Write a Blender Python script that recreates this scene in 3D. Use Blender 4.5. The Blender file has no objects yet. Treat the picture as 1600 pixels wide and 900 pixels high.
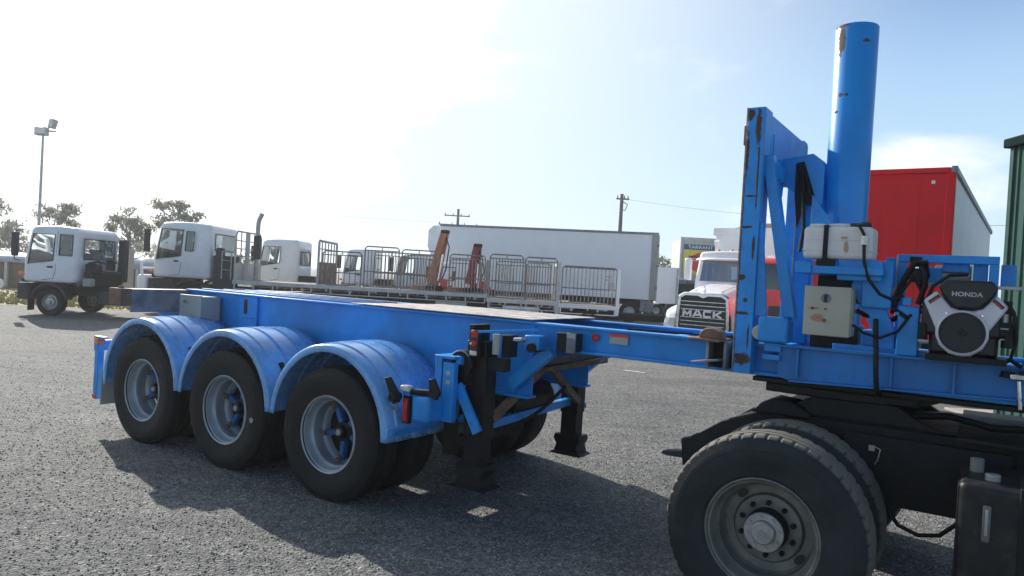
import bpy, math, random
import numpy as np
from mathutils import Vector, Matrix, Euler
random.seed(7); rng = np.random.default_rng(7)
R = math.radians; PI = math.pi
SC = bpy.context.scene
COL = SC.collection

# ------------------------------------------------------------------ camera
cam_d = bpy.data.cameras.new('camera'); cam = bpy.data.objects.new('camera', cam_d); COL.objects.link(cam)
F, PITCH, ROLL, HC = 1138.056, -0.0142, 0.057, 1.7765
cp, sp, cr, sr = math.cos(PITCH), math.sin(PITCH), math.cos(ROLL), math.sin(ROLL)
fwd = Vector((0, cp, sp)); up0 = Vector((0, -sp, cp)); r0 = Vector((1, 0, 0))
c_right = cr*r0 + sr*up0; c_up = -sr*r0 + cr*up0
m = Matrix((c_right, c_up, -fwd)).transposed().to_4x4(); m.translation = Vector((0, 0, HC))
cam.matrix_world = m
cam_d.sensor_width = 36; cam_d.lens = F*36/1600; cam_d.clip_end = 3000; cam_d.clip_start = 0.05
SC.camera = cam

# ------------------------------------------------------------------ light
SUNV = Vector((-1.08, 1.44, 1.0)).normalized()      # towards the sun
SUN_EL = math.asin(SUNV.z); SUN_AZ = math.atan2(SUNV.x, SUNV.y)
sd = bpy.data.lights.new('sun', 'SUN'); sd.energy = 5.0; sd.angle = R(0.53); sd.color = (1.0, 0.95, 0.86)
so = bpy.data.objects.new('sun', sd); COL.objects.link(so)
so.rotation_euler = SUNV.to_track_quat('Z', 'Y').to_euler(); so.location = (-20, 30, 30)

W = bpy.data.worlds.new('World'); SC.world = W; W.use_nodes = True
nt = W.node_tree; nt.nodes.clear()
def wn(t, **k):
    n = nt.nodes.new(t)
    for a, b in k.items(): setattr(n, a, b)
    return n
out = wn('ShaderNodeOutputWorld'); bg = wn('ShaderNodeBackground'); nt.links.new(bg.outputs[0], out.inputs[0])
sky = wn('ShaderNodeTexSky', sky_type='NISHITA', sun_disc=False); sky.sun_elevation = SUN_EL; sky.sun_rotation = SUN_AZ
sky.air_density = 1.0; sky.dust_density = 1.2; sky.ozone_density = 1.6; sky.altitude = 100
bg.inputs[1].default_value = 0.10
tc = wn('ShaderNodeTexCoord'); mp = wn('ShaderNodeMapping'); mp.inputs['Scale'].default_value = (1.0, 1.0, 2.6)
nt.links.new(tc.outputs['Generated'], mp.inputs[0])
nz = wn('ShaderNodeTexNoise'); nz.inputs['Scale'].default_value = 2.3; nz.inputs['Detail'].default_value = 9; nz.inputs['Roughness'].default_value = .56
nt.links.new(mp.outputs[0], nz.inputs['Vector'])
nrm = wn('ShaderNodeVectorMath', operation='NORMALIZE'); nt.links.new(tc.outputs['Generated'], nrm.inputs[0])
dt = wn('ShaderNodeVectorMath', operation='DOT_PRODUCT'); nt.links.new(nrm.outputs[0], dt.inputs[0]); dt.inputs[1].default_value = SUNV
gl = wn('ShaderNodeMapRange', interpolation_type='SMOOTHSTEP'); gl.inputs['From Min'].default_value = .80; gl.inputs['From Max'].default_value = .97
gl.inputs['To Min'].default_value = 0.0; gl.inputs['To Max'].default_value = .62
nt.links.new(dt.outputs['Value'], gl.inputs['Value'])
ad = wn('ShaderNodeMath', operation='ADD'); nt.links.new(nz.outputs['Fac'], ad.inputs[0]); nt.links.new(gl.outputs[0], ad.inputs[1])
# low bank of cloud near the horizon
sx = wn('ShaderNodeSeparateXYZ'); nt.links.new(nrm.outputs[0], sx.inputs[0])
lowb = wn('ShaderNodeMapRange', interpolation_type='SMOOTHSTEP'); lowb.inputs['From Min'].default_value = .30; lowb.inputs['From Max'].default_value = .02
lowb.inputs['To Min'].default_value = 0; lowb.inputs['To Max'].default_value = .10
nt.links.new(sx.outputs['Z'], lowb.inputs['Value'])
ad2 = wn('ShaderNodeMath', operation='ADD'); nt.links.new(ad.outputs[0], ad2.inputs[0]); nt.links.new(lowb.outputs[0], ad2.inputs[1])
cm = wn('ShaderNodeMapRange', interpolation_type='SMOOTHSTEP'); cm.inputs['From Min'].default_value = .60; cm.inputs['From Max'].default_value = .80
# a lone cumulus low in the sky beyond the ram
cs = wn('ShaderNodeVectorMath', operation='SUBTRACT'); nt.links.new(nrm.outputs[0], cs.inputs[0]); cs.inputs[1].default_value = (.497, .850, .158)
cs2 = wn('ShaderNodeVectorMath', operation='MULTIPLY'); nt.links.new(cs.outputs[0], cs2.inputs[0]); cs2.inputs[1].default_value = (8.0, 8.0, 19.0)
cl_ = wn('ShaderNodeVectorMath', operation='LENGTH'); nt.links.new(cs2.outputs[0], cl_.inputs[0])
cr_ = wn('ShaderNodeMapRange', interpolation_type='SMOOTHSTEP'); cr_.inputs['From Min'].default_value = 1.5; cr_.inputs['From Max'].default_value = .1; cr_.inputs['To Min'].default_value = 0; cr_.inputs['To Max'].default_value = .235
nt.links.new(cl_.outputs['Value'], cr_.inputs['Value'])
ad3 = wn('ShaderNodeMath', operation='ADD'); nt.links.new(ad2.outputs[0], ad3.inputs[0]); nt.links.new(cr_.outputs[0], ad3.inputs[1])
nt.links.new(ad3.outputs[0], cm.inputs['Value'])
cc = wn('ShaderNodeMapRange', interpolation_type='SMOOTHSTEP'); cc.inputs['From Min'].default_value = .1; cc.inputs['From Max'].default_value = .95
cc.inputs['To Min'].default_value = 8.6; cc.inputs['To Max'].default_value = 11.0
nt.links.new(dt.outputs['Value'], cc.inputs['Value'])
ccol = wn('ShaderNodeVectorMath', operation='SCALE'); ccol.inputs[0].default_value = (0.97, 1.0, 1.04)
nt.links.new(cc.outputs[0], ccol.inputs['Scale'])
mx = wn('ShaderNodeMix', data_type='RGBA'); nt.links.new(cm.outputs[0], mx.inputs[0])
# pale hazy air low in the sky, all the way round
rampn = wn('ShaderNodeValToRGB'); e = rampn.color_ramp.elements; e[0].position = 0.0; e[0].color = (.80, .98, 1, 1); e[1].position = .42; e[1].color = (.26, .46, .89, 1)
e.new(.14).color = (.60, .84, 1.0, 1); nt.links.new(sx.outputs['Z'], rampn.inputs[0])
rsc = wn('ShaderNodeVectorMath', operation='SCALE'); rsc.inputs['Scale'].default_value = 8.3; nt.links.new(rampn.outputs[0], rsc.inputs[0])
hf = wn('ShaderNodeMapRange', interpolation_type='SMOOTHSTEP'); hf.inputs['From Min'].default_value = .48; hf.inputs['From Max'].default_value = .24
hf.inputs['To Min'].default_value = 0; hf.inputs['To Max'].default_value = .96; nt.links.new(sx.outputs['Z'], hf.inputs['Value'])
mh = wn('ShaderNodeMix', data_type='RGBA'); nt.links.new(hf.outputs[0], mh.inputs[0]); nt.links.new(sky.outputs[0], mh.inputs[6]); nt.links.new(rsc.outputs[0], mh.inputs[7])
# bright aureole of the thin haze round the sun
au = wn('ShaderNodeMapRange', interpolation_type='SMOOTHSTEP'); au.inputs['From Min'].default_value = .46; au.inputs['From Max'].default_value = .90
nt.links.new(dt.outputs['Value'], au.inputs['Value'])
ma = wn('ShaderNodeMix', data_type='RGBA'); nt.links.new(au.outputs[0], ma.inputs[0]); nt.links.new(mh.outputs[2], ma.inputs[6]); ma.inputs[7].default_value = (7.4, 8.3, 8.9, 1)
nt.links.new(ma.outputs[2], mx.inputs[6]); nt.links.new(ccol.outputs[0], mx.inputs[7]); nt.links.new(mx.outputs[2], bg.inputs[0])
SC.view_settings.view_transform = 'Standard'; SC.view_settings.look = 'None'; SC.view_settings.exposure = 0.30; SC.view_settings.gamma = 1
SC.view_settings.use_curve_mapping = False
SC.cycles.max_bounces = 6

# ------------------------------------------------------------------ materials
MATS = {}
def mat(name, col, rough=.5, metal=0.0, var=.12, vscale=3.0, bump=0.0, bscale=60.0, rust=0.0, spots=(), coat=0.0, dirt=0.0,
        dirtcol=(.16, .13, .10), trans=0.0, ior=1.45, emit=None, rustcol=(.045, .024, .016), spec=.5, alpha=None, streak=0.0):
    mt = bpy.data.materials.new(name); mt.use_nodes = True; n = mt.node_tree; N = n.nodes; L = n.links
    b = N['Principled BSDF']; b.inputs['Roughness'].default_value = rough; b.inputs['Metallic'].default_value = metal
    b.inputs['Specular IOR Level'].default_value = spec
    b.inputs['Coat Weight'].default_value = coat; b.inputs['Coat Roughness'].default_value = .12
    if trans: b.inputs['Transmission Weight'].default_value = trans; b.inputs['IOR'].default_value = ior
    if alpha is not None: b.inputs['Alpha'].default_value = alpha
    t = N.new('ShaderNodeTexCoord')
    def noise(sc, det=6, ro=.6, vec=None):
        q = N.new('ShaderNodeTexNoise'); q.inputs['Scale'].default_value = sc; q.inputs['Detail'].default_value = det
        q.inputs['Roughness'].default_value = ro; L.new(vec or t.outputs['Object'], q.inputs['Vector']); return q.outputs['Fac']
    def mr(v, a, c, lo=0.0, hi=1.0):
        q = N.new('ShaderNodeMapRange'); q.interpolation_type = 'SMOOTHSTEP'
        q.inputs['From Min'].default_value = a; q.inputs['From Max'].default_value = c
        q.inputs['To Min'].default_value = lo; q.inputs['To Max'].default_value = hi; L.new(v, q.inputs['Value']); return q.outputs[0]
    def mixc(f, A, B):
        q = N.new('ShaderNodeMix'); q.data_type = 'RGBA'
        if isinstance(f, float): q.inputs[0].default_value = f
        else: L.new(f, q.inputs[0])
        for i, c in ((6, A), (7, B)):
            if isinstance(c, tuple): q.inputs[i].default_value = (*c, 1)
            else: L.new(c, q.inputs[i])
        return q.outputs[2]
    def mth(op, a, c):
        q = N.new('ShaderNodeMath'); q.operation = op
        for i, v in ((0, a), (1, c)):
            if isinstance(v, (int, float)): q.inputs[i].default_value = v
            else: L.new(v, q.inputs[i])
        return q.outputs[0]
    c = mixc(mr(noise(vscale), .3, .7), tuple(max(0, x*(1-var)) for x in col), tuple(min(1, x*(1+var)) for x in col))
    if streak:
        mpn = N.new('ShaderNodeMapping'); mpn.inputs['Scale'].default_value = (14, 14, .9); L.new(t.outputs['Object'], mpn.inputs[0])
        s = mr(noise(1.0, 4, .6, mpn.outputs[0]), .5, .8, 0, streak); c = mixc(s, c, dirtcol)
    if dirt:
        dn = mr(noise(vscale*2.7, 9, .7), .45, .75, 0, dirt); c = mixc(dn, c, dirtcol)
    rm = None
    if rust or spots:
        rn = noise(34, 10, .78)
        if rust: rm = mr(noise(9, 10, .75), .72-rust*.2, .76-rust*.2)
        for (cx, cy, cz, rx, ry, rz) in spots:
            q = N.new('ShaderNodeMapping'); q.vector_type = 'POINT'
            q.inputs['Location'].default_value = (-cx/rx, -cy/ry, -cz/rz); q.inputs['Scale'].default_value = (1/rx, 1/ry, 1/rz)
            L.new(t.outputs['Object'], q.inputs[0])
            ln = N.new('ShaderNodeVectorMath'); ln.operation = 'LENGTH'; L.new(q.outputs[0], ln.inputs[0])
            s = mr(mth('ADD', mth('MULTIPLY', rn, 2.0), mth('SUBTRACT', 0.0, ln.outputs['Value'])), .06, .42)
            rm = s if rm is None else mth('MAXIMUM', rm, s)
        c = mixc(rm, c, mixc(rn, rustcol, tuple(min(1, 2.4*x) for x in rustcol)))
        L.new(mr(rm, 0, 1, rough, .85), b.inputs['Roughness'])
    L.new(c, b.inputs['Base Color'])
    if not rm:
        L.new(mr(noise(vscale*4, 5), .3, .75, max(.03, rough-.07), min(1, rough+.1)), b.inputs['Roughness'])
    if bump:
        bp = N.new('ShaderNodeBump'); bp.inputs['Strength'].default_value = bump; bp.inputs['Distance'].default_value = .01
        L.new(noise(bscale, 4), bp.inputs['Height']); L.new(bp.outputs[0], b.inputs['Normal'])
    if emit: b.inputs['Emission Color'].default_value = (*emit[0], 1); b.inputs['Emission Strength'].default_value = emit[1]
    MATS[name] = mt
    return mt

BL = (.004, .27, .74)
blue = mat('blue_paint', BL, .42, var=.18, rust=.2, coat=.08, dirt=.45, dirtcol=(.04, .12, .26), bump=.06, bscale=8)
blue_grimy = mat('grimy_blue_paint', (.012, .13, .38), .5, var=.3, vscale=9, dirt=.6, dirtcol=(.02, .03, .05))
blue_front = mat('darker_blue_paint', (.012, .175, .50), .45, var=.15, vscale=2, rust=.1, dirt=.35, dirtcol=(.015, .08, .22), bump=.08, bscale=6, streak=.3)  # same blue set darker, for the front section's side plate
blue_beam = mat('blue_beam_paint', BL, .42, var=.2, vscale=1.6, rust=.10, coat=.1, dirt=.5, dirtcol=(.02, .16, .45), bump=.12, bscale=3, streak=.25)
blue_fender = mat('blue_fender_plastic', (.15, .38, .74), .28, var=.16, vscale=4, coat=.35, dirt=.35, dirtcol=(.17, .27, .5), bump=.05, bscale=6)
blue_frame = mat('chipped_blue_frame_paint', BL, .42, var=.18, rust=.2, streak=.35, dirt=.35, dirtcol=(.03, .10, .28), coat=.1, spots=[
    (2.92, .63, 2.78, .022, .06, .16), (2.93, .63, 2.5, .008, .06, .3), (2.87, .63, 2.86, .03, .05, .05), (2.86, .63, 2.62, .015, .05, .16),
    (2.85, .63, 2.1, .010, .05, 1.0), (2.88, .63, 2.17, .05, .05, .012), (2.93, .63, 2.05, .012, .05, .10), (2.87, .63, 1.86, .03, .05, .025),
    (2.90, .63, 1.72, .02, .05, .02), (2.88, .63, 1.64, .07, .05, .013), (2.93, .63, 1.5, .008, .05, .12), (2.9, .63, 1.36, .07, .05, .055),
    (3.0, .8, 2.47, .05, .1, .03), (2.9, .63, 2.36, .05, .05, .008)])
blue_cyl = mat('chipped_blue_cylinder_paint', (.008, .27, .74), .33, var=.1, vscale=2, coat=.25, dirt=.15, dirtcol=(.04, .12, .3), spots=[
    (3.28, 1.12, 3.40, .030, .1, .13), (3.26, 1.12, 3.50, .07, .1, .02), (3.42, 1.14, 3.39, .03, .1, .014), (3.29, 1.12, 3.055, .016, .1, .018), (3.33, 1.12, 3.05, .014, .1, .018), (3.31, 1.12, 3.054, .03, .1, .006),
    (3.27, 1.12, 2.95, .018, .1, .012)], bump=.03, bscale=5)
rusty = mat('rusty_steel', (.20, .12, .085), .8, var=.35, vscale=8, bump=.3, bscale=50)
edge_rust = mat('worn_edge_steel', (.34, .26, .22), .6, metal=.3, var=.4, vscale=14, rust=.4)
worn_top = mat('worn_deck_steel', (.42, .37, .35), .6, metal=.3, var=.4, vscale=9, rust=.35, bump=.2, bscale=30, spec=.6)
worn_grey = mat('worn_grey_steel', (.20, .21, .25), .5, metal=.4, var=.35, vscale=6, rust=.1, bump=.1)
rubber = mat('tyre_rubber', (.010, .010, .011), .66, var=.3, vscale=5, bump=.15, bscale=90, dirt=.35, dirtcol=(.028, .025, .024), spec=.3)
rubber_dusty = mat('dusty_tyre_rubber', (.017, .022, .025), .7, var=.3, vscale=4, bump=.2, bscale=70, dirt=.5, dirtcol=(.042, .043, .042), spec=.35)
_n = rubber_dusty.node_tree; _bs = _n.nodes['Principled BSDF']; _old = _bs.inputs['Base Color'].links[0].from_socket
_t = _n.nodes.new('ShaderNodeTexCoord'); _m1 = _n.nodes.new('ShaderNodeVectorMath'); _m1.operation = 'MULTIPLY'; _m1.inputs[1].default_value = (1, 0, 1); _n.links.new(_t.outputs['Object'], _m1.inputs[0])
_l = _n.nodes.new('ShaderNodeVectorMath'); _l.operation = 'LENGTH'; _n.links.new(_m1.outputs[0], _l.inputs[0])
_q = _n.nodes.new('ShaderNodeMapRange'); _q.inputs['From Min'].default_value = .503; _q.inputs['From Max'].default_value = .517; _q.inputs['To Max'].default_value = .85; _n.links.new(_l.outputs['Value'], _q.inputs['Value'])
_x = _n.nodes.new('ShaderNodeMix'); _x.data_type = 'RGBA'; _n.links.new(_q.outputs[0], _x.inputs[0]); _n.links.new(_old, _x.inputs[6]); _x.inputs[7].default_value = (.19, .175, .15, 1); _n.links.new(_x.outputs[2], _bs.inputs['Base Color'])
rim_grey = mat('silver_rim_paint', (.36, .41, .46), .42, metal=.25, var=.15, vscale=6, dirt=.3, dirtcol=(.16, .16, .155), bump=.05)
rim_dirty = mat('dusty_steel_wheel', (.19, .19, .175), .55, metal=.35, var=.25, vscale=7, dirt=.6, dirtcol=(.10, .085, .07), bump=.08)
hub_alu = mat('cast_hub_metal', (.36, .36, .35), .45, metal=.6, var=.2, vscale=12, dirt=.3, bump=.1)
black = mat('black_greasy_paint', (.007, .007, .008), .5, spec=.3, var=.3, vscale=5, bump=.15, bscale=25, dirt=.3, dirtcol=(.026, .021, .017))
black_chas = mat('dirty_black_chassis', (.007, .008, .011), .55, spec=.3, var=.35, vscale=4, bump=.1, bscale=30, dirt=.4, dirtcol=(.030, .021, .014))
tank_black = mat('dusty_black_tank', (.010, .010, .012), .45, spec=.35, var=.3, vscale=3, dirt=.8, dirtcol=(.050, .045, .040), streak=.5, bump=.05)
plastic_black = mat('black_plastic', (.012, .013, .016), .38, var=.2, bump=.04)
cream = mat('cream_box_paint', (.42, .41, .33), .5, var=.08, dirt=.25, dirtcol=(.3, .22, .15), spots=[(3.33, .59, 1.645, .05, .03, .03), (3.31, .59, 1.70, .04, .03, .01)], rustcol=(.26, .13, .09))
greybox = mat('grey_box_paint', (.34, .35, .33), .5, var=.06, dirt=.2, dirtcol=(.24, .22, .19))
tankwhite = mat('white_plastic_tank', (.72, .68, .66), .42, var=.05, dirt=.3, dirtcol=(.42, .34, .28), spots=[(3.46, .59, 2.06, .02, .05, .05), (3.45, .59, 2.11, .03, .05, .012)], rustcol=(.3, .19, .11))
mflap = mat('white_mudflap', (.38, .40, .38), .6, var=.15, dirt=.3)
engsil = mat('silver_engine_cover', (.62, .60, .66), .42, metal=.1, var=.08, dirt=.25, dirtcol=(.2, .17, .17))
red_p = mat('red_lens', (.55, .015, .012), .2, coat=.5, var=.25, vscale=60)
amber = mat('amber_lens', (.75, .22, .03), .2, coat=.5, var=.1)
clear = mat('clear_lens', (.7, .68, .62), .15, coat=.6, var=.15, vscale=40)
whitep = mat('white_paint', (.84, .85, .88), .35, var=.05, vscale=2, coat=.3, dirt=.12, dirtcol=(.5, .48, .45))
whitebox = mat('white_panel', (.84, .85, .88), .5, var=.03, vscale=1, dirt=.06, dirtcol=(.5, .5, .5))
offwhite = mat('weathered_white_paint', (.60, .60, .58), .5, var=.12, vscale=5, dirt=.4, dirtcol=(.32, .27, .23))
galv = mat('galvanised_steel', (.42, .42, .42), .42, metal=.55, var=.2, vscale=9, dirt=.3, dirtcol=(.22, .17, .13))
chrome = mat('chrome', (.75, .76, .78), .12, metal=1.0, var=.06)
cagem = mat('dirty_cage_steel', (.27, .25, .235), .5, metal=.4, var=.3, vscale=7, dirt=.5, dirtcol=(.16, .11, .08))
blacktrim = mat('dark_plastic_trim', (.028, .03, .035), .6, var=.2)
orange = mat('orange_crane_paint', (.50, .19, .08), .45, var=.2, vscale=6, dirt=.3, dirtcol=(.25, .1, .05))
redpaint = mat('red_truck_paint', (.60, .035, .04), .35, var=.1, coat=.3, dirt=.15)
darkred = mat('dull_dark_red_paint', (.28, .02, .025), .5, var=.25, vscale=7, dirt=.4, dirtcol=(.05, .02, .02))
redcurt = mat('red_panel_paint', (.80, .012, .018), .5, spec=.25, var=.10, vscale=.8, dirt=.12, dirtcol=(.33, .03, .04), bump=.12, bscale=1.5)
curtain = mat('white_curtain_vinyl', (.80, .80, .80), .55, var=.08, vscale=1.5, streak=.25, dirtcol=(.35, .36, .35))
woodp = mat('brown_boards', (.24, .17, .13), .75, var=.3, vscale=4, streak=.4, dirtcol=(.12, .09, .08))
green = mat('green_shed_cladding', (.030, .085, .070), .75, spec=.15, var=.12, vscale=2, dirt=.2, dirtcol=(.13, .17, .15))
greend = mat('dark_green_gutter', (.006, .022, .021), .9, spec=.05, var=.1)
pole_m = mat('weathered_pole_wood', (.14, .12, .11), .85, var=.2, vscale=5, bump=.3)
concrete = mat('pale_concrete', (.42, .37, .34), .85, var=.12, vscale=4, bump=.2)
dirtm = mat('brown_soil', (.17, .085, .065), .95, var=.4, vscale=6, bump=.8, bscale=12)
bark = mat('grey_bark', (.17, .155, .14), .9, var=.3, vscale=5, bump=.3)
signy = mat('yellow_sign_paint', (.85, .66, .10), .5, var=.04)
signr = mat('red_sign_paint', (.80, .06, .04), .5, var=.04)
signb = mat('blue_sign_paint', (.03, .09, .25), .5, var=.04)
signk = mat('white_sign_print', (.75, .74, .62), .5, var=.03)
signn = mat('dark_sign_print', (.10, .04, .03), .5, var=.03)
wire_m = mat('cable_grey', (.10, .10, .11), .6)
roofgrey = mat('pale_roof_metal', (.5, .52, .54), .4, metal=.2, var=.08)
brownwall = mat('brown_shed_wall', (.22, .15, .11), .8, var=.25, streak=.4)
ins = mat('dark_interior', (.03, .032, .036), .7)
seatm = mat('grey_seat_cloth', (.10, .11, .12), .85)

def glassmat(name, tint, alpha):
    mt = bpy.data.materials.new(name); mt.use_nodes = True; n = mt.node_tree; N = n.nodes; L = n.links
    N.remove(N['Principled BSDF']); o = N['Material Output']
    g = N.new('ShaderNodeBsdfGlossy'); g.inputs['Roughness'].default_value = .04; g.inputs['Color'].default_value = (1, 1, 1, 1)
    t = N.new('ShaderNodeBsdfTransparent'); t.inputs['Color'].default_value = (*tint, 1)
    f = N.new('ShaderNodeFresnel'); f.inputs['IOR'].default_value = 1.5
    a = N.new('ShaderNodeMath'); a.operation = 'ADD'; a.inputs[1].default_value = alpha; L.new(f.outputs[0], a.inputs[0])
    m_ = N.new('ShaderNodeMixShader'); L.new(a.outputs[0], m_.inputs[0]); L.new(t.outputs[0], m_.inputs[1]); L.new(g.outputs[0], m_.inputs[2])
    L.new(m_.outputs[0], o.inputs['Surface']); return mt
glass = glassmat('window_glass', (.93, .97, .98), .03)
glass_blue = glassmat('blue_tinted_glass', (.30, .42, .58), .22)
glass_dark = glassmat('tinted_window_glass', (.16, .22, .27), .06)

# leaf material
leafm = bpy.data.materials.new('gum_leaves'); leafm.use_nodes = True
_n = leafm.node_tree; _b = _n.nodes['Principled BSDF']; _b.inputs['Roughness'].default_value = .6
_o = _n.nodes.new('ShaderNodeObjectInfo'); _g = _n.nodes.new('ShaderNodeNewGeometry'); _r = _n.nodes.new('ShaderNodeValToRGB')
_r.color_ramp.elements[0].color = (.14, .15, .13, 1); _r.color_ramp.elements[1].color = (.28, .29, .25, 1)
_n.links.new(_g.outputs['Random Per Island'], _r.inputs[0]); _n.links.new(_r.outputs[0], _b.inputs['Base Color'])
_t = _n.nodes.new('ShaderNodeBsdfTranslucent'); _t.inputs[0].default_value = (.26, .27, .19, 1)
_m = _n.nodes.new('ShaderNodeMixShader'); _m.inputs[0].default_value = .45
_n.links.new(_b.outputs[0], _m.inputs[1]); _n.links.new(_t.outputs[0], _m.inputs[2]); _n.links.new(_m.outputs[0], _n.nodes['Material Output'].inputs[0])

# ------------------------------------------------------------------ mesh helpers
EPS = [0]
class MB:
    def __init__(s): s.v = []; s.f = []
    def add(s, vs, fs):
        o = len(s.v); s.v += [tuple(map(float, p)) for p in vs]; s.f += [tuple(i+o for i in f) for f in fs]; return s
    def box(s, x0, x1, y0, y1, z0, z1):
        EPS[0] = (EPS[0]+1) % 7; e = .00025*EPS[0]
        x0, x1 = min(x0, x1)-e, max(x0, x1)+e; y0, y1 = min(y0, y1)-e, max(y0, y1)+e; z0, z1 = min(z0, z1)-e, max(z0, z1)+e
        return s.add([(x0, y0, z0), (x1, y0, z0), (x1, y1, z0), (x0, y1, z0), (x0, y0, z1), (x1, y0, z1), (x1, y1, z1), (x0, y1, z1)],
                     [(0, 3, 2, 1), (4, 5, 6, 7), (0, 1, 5, 4), (1, 2, 6, 5), (2, 3, 7, 6), (3, 0, 4, 7)])
    def bar(s, a, b, w, h, up=(0, 0, 1)):     # rectangular bar from a to b
        a, b = Vector(a), Vector(b); d = (b-a).normalized(); u = Vector(up)
        if abs(d.dot(u)) > .98: u = Vector((1, 0, 0))
        r = d.cross(u).normalized()*w/2; u = r.cross(d).normalized()*h/2
        vs = [a-r-u, a+r-u, a+r+u, a-r+u, b-r-u, b+r-u, b+r+u, b-r+u]
        return s.add(vs, [(0, 3, 2, 1), (4, 5, 6, 7), (0, 1, 5, 4), (1, 2, 6, 5), (2, 3, 7, 6), (3, 0, 4, 7)][0:6] if False else
                     [(0, 1, 2, 3), (7, 6, 5, 4), (4, 5, 1, 0), (5, 6, 2, 1), (6, 7, 3, 2), (7, 4, 0, 3)])
    def cyl(s, a, b, ra, rb=None, n=16, caps=True):
        rb = ra if rb is None else rb; a, b = Vector(a), Vector(b); d = (b-a).normalized()
        u = Vector((0, 0, 1)) if abs(d.z) < .9 else Vector((1, 0, 0)); r = d.cross(u).normalized(); u = r.cross(d)
        vs = []
        for c, q in ((a, ra), (b, rb)):
            for i in range(n):
                t = 2*PI*i/n; vs.append(c+r*math.cos(t)*q+u*math.sin(t)*q)
        fs = [(i, (i+1) % n, n+(i+1) % n, n+i) for i in range(n)]
        if caps: fs += [tuple(range(n))[::-1], tuple(range(n, 2*n))]
        return s.add(vs, fs)
    def tube(s, pts, r, n=8):
        pts = [Vector(p) for p in pts]; vs = []; fs = []
        pr = None
        for i, p in enumerate(pts):
            d = (pts[min(i+1, len(pts)-1)]-pts[max(i-1, 0)]).normalized()
            if pr is None:
                u = Vector((0, 0, 1)) if abs(d.z) < .9 else Vector((1, 0, 0)); pr = d.cross(u).normalized()
            else: pr = (pr-d*pr.dot(d)).normalized()
            u = pr.cross(d)
            for k in range(n):
                t = 2*PI*k/n; vs.append(p+pr*math.cos(t)*r+u*math.sin(t)*r)
        for i in range(len(pts)-1):
            for k in range(n):
                a = i*n+k; b = i*n+(k+1) % n; fs.append((a, b, b+n, a+n))
        fs += [tuple(range(n))[::-1], tuple(range((len(pts)-1)*n, len(pts)*n))]
        return s.add(vs, fs)
    def prism(s, poly, axis, a, b):   # poly in the two remaining axes
        n = len(poly); vs = []
        for q in (a, b):
            for (p, r_) in poly:
                vs.append({'x': (q, p, r_), 'y': (p, q, r_), 'z': (p, r_, q)}[axis])
        area = sum(poly[i][0]*poly[(i+1) % n][1]-poly[(i+1) % n][0]*poly[i][1] for i in range(n))
        fs = [tuple(range(n))[::-1], tuple(range(n, 2*n))]+[(i, (i+1) % n, n+(i+1) % n, n+i) for i in range(n)]
        flip = (area < 0) != (axis == 'y') != (b < a)
        if flip: fs = [f[::-1] for f in fs]
        return s.add(vs, fs)
    def lathe(s, prof, c, ax='y', n=48, fn=None, closed=False):    # prof: (pos along axis, radius)
        vs = []; m_ = len(prof)
        for i in range(n):
            t = 2*PI*i/n
            for j, (p, r_) in enumerate(prof):
                if fn: r_ = fn(i, j, r_)
                a, b = math.cos(t)*r_, math.sin(t)*r_
                vs.append({'y': (c[0]+a, c[1]+p, c[2]+b), 'x': (c[0]+p, c[1]+a, c[2]+b), 'z': (c[0]+a, c[1]+b, c[2]+p)}[ax])
        fs = []
        for i in range(n):
            for j in range(m_ if closed else m_-1):
                a = i*m_+j; b = i*m_+(j+1) % m_; c2 = ((i+1) % n)*m_+(j+1) % m_; d = ((i+1) % n)*m_+j
                fs.append((a, b, c2, d))
        return s.add(vs, fs)
    def sphere(s, c, r, n=10, sc=(1, 1, 1)):
        prof = [(-math.cos(PI*k/n)*r, max(1e-4, math.sin(PI*k/n)*r)) for k in range(n+1)]
        o = len(s.v); s.lathe([(p*sc[2], q) for p, q in prof], c, 'z', n*2)
        s.v[o:] = [(c[0]+(x-c[0])*sc[0], c[1]+(y-c[1])*sc[1], z) for x, y, z in s.v[o:]]; return s

def tag(o, label=None, cat=None, group=None, kind=None):
    if label: o['label'] = label
    if cat: o['category'] = cat
    if group: o['group'] = group
    if kind: o['kind'] = kind
    return o
def build(name, mb, mt, parent=None, bevel=0.0, ang=35, flat=False, solid=0.0, recalc=True, seg=2):
    me = bpy.data.meshes.new(name); me.from_pydata(mb.v, [], mb.f); me.materials.append(mt)
    if recalc:
        import bmesh
        bm = bmesh.new(); bm.from_mesh(me); bmesh.ops.recalc_face_normals(bm, faces=bm.faces); bm.to_mesh(me); bm.free()
    if not flat:
        me.polygons.foreach_set('use_smooth', [True]*len(me.polygons)); me.set_sharp_from_angle(angle=R(ang))
    o = bpy.data.objects.new(name, me); COL.objects.link(o)
    if parent is not None: o.parent = parent
    if solid:
        q = o.modifiers.new('solid', 'SOLIDIFY'); q.thickness = solid; q.offset = -1
    if bevel:
        q = o.modifiers.new('bevel', 'BEVEL'); q.width = bevel; q.segments = seg; q.limit_method = 'ANGLE'; q.angle_limit = R(40); q.harden_normals = False
    return o
def empty(name, loc=(0, 0, 0), rz=0, **k):
    o = bpy.data.objects.new(name, None); COL.objects.link(o); o.location = loc; o.rotation_euler = (0, 0, rz); o.empty_display_size = .3
    return tag(o, **k)
def copy_tree(o, parent=None):
    c = o.copy(); COL.objects.link(c); c.parent = parent
    for ch in list(o.children): copy_tree(ch, c)
    return c
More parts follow.
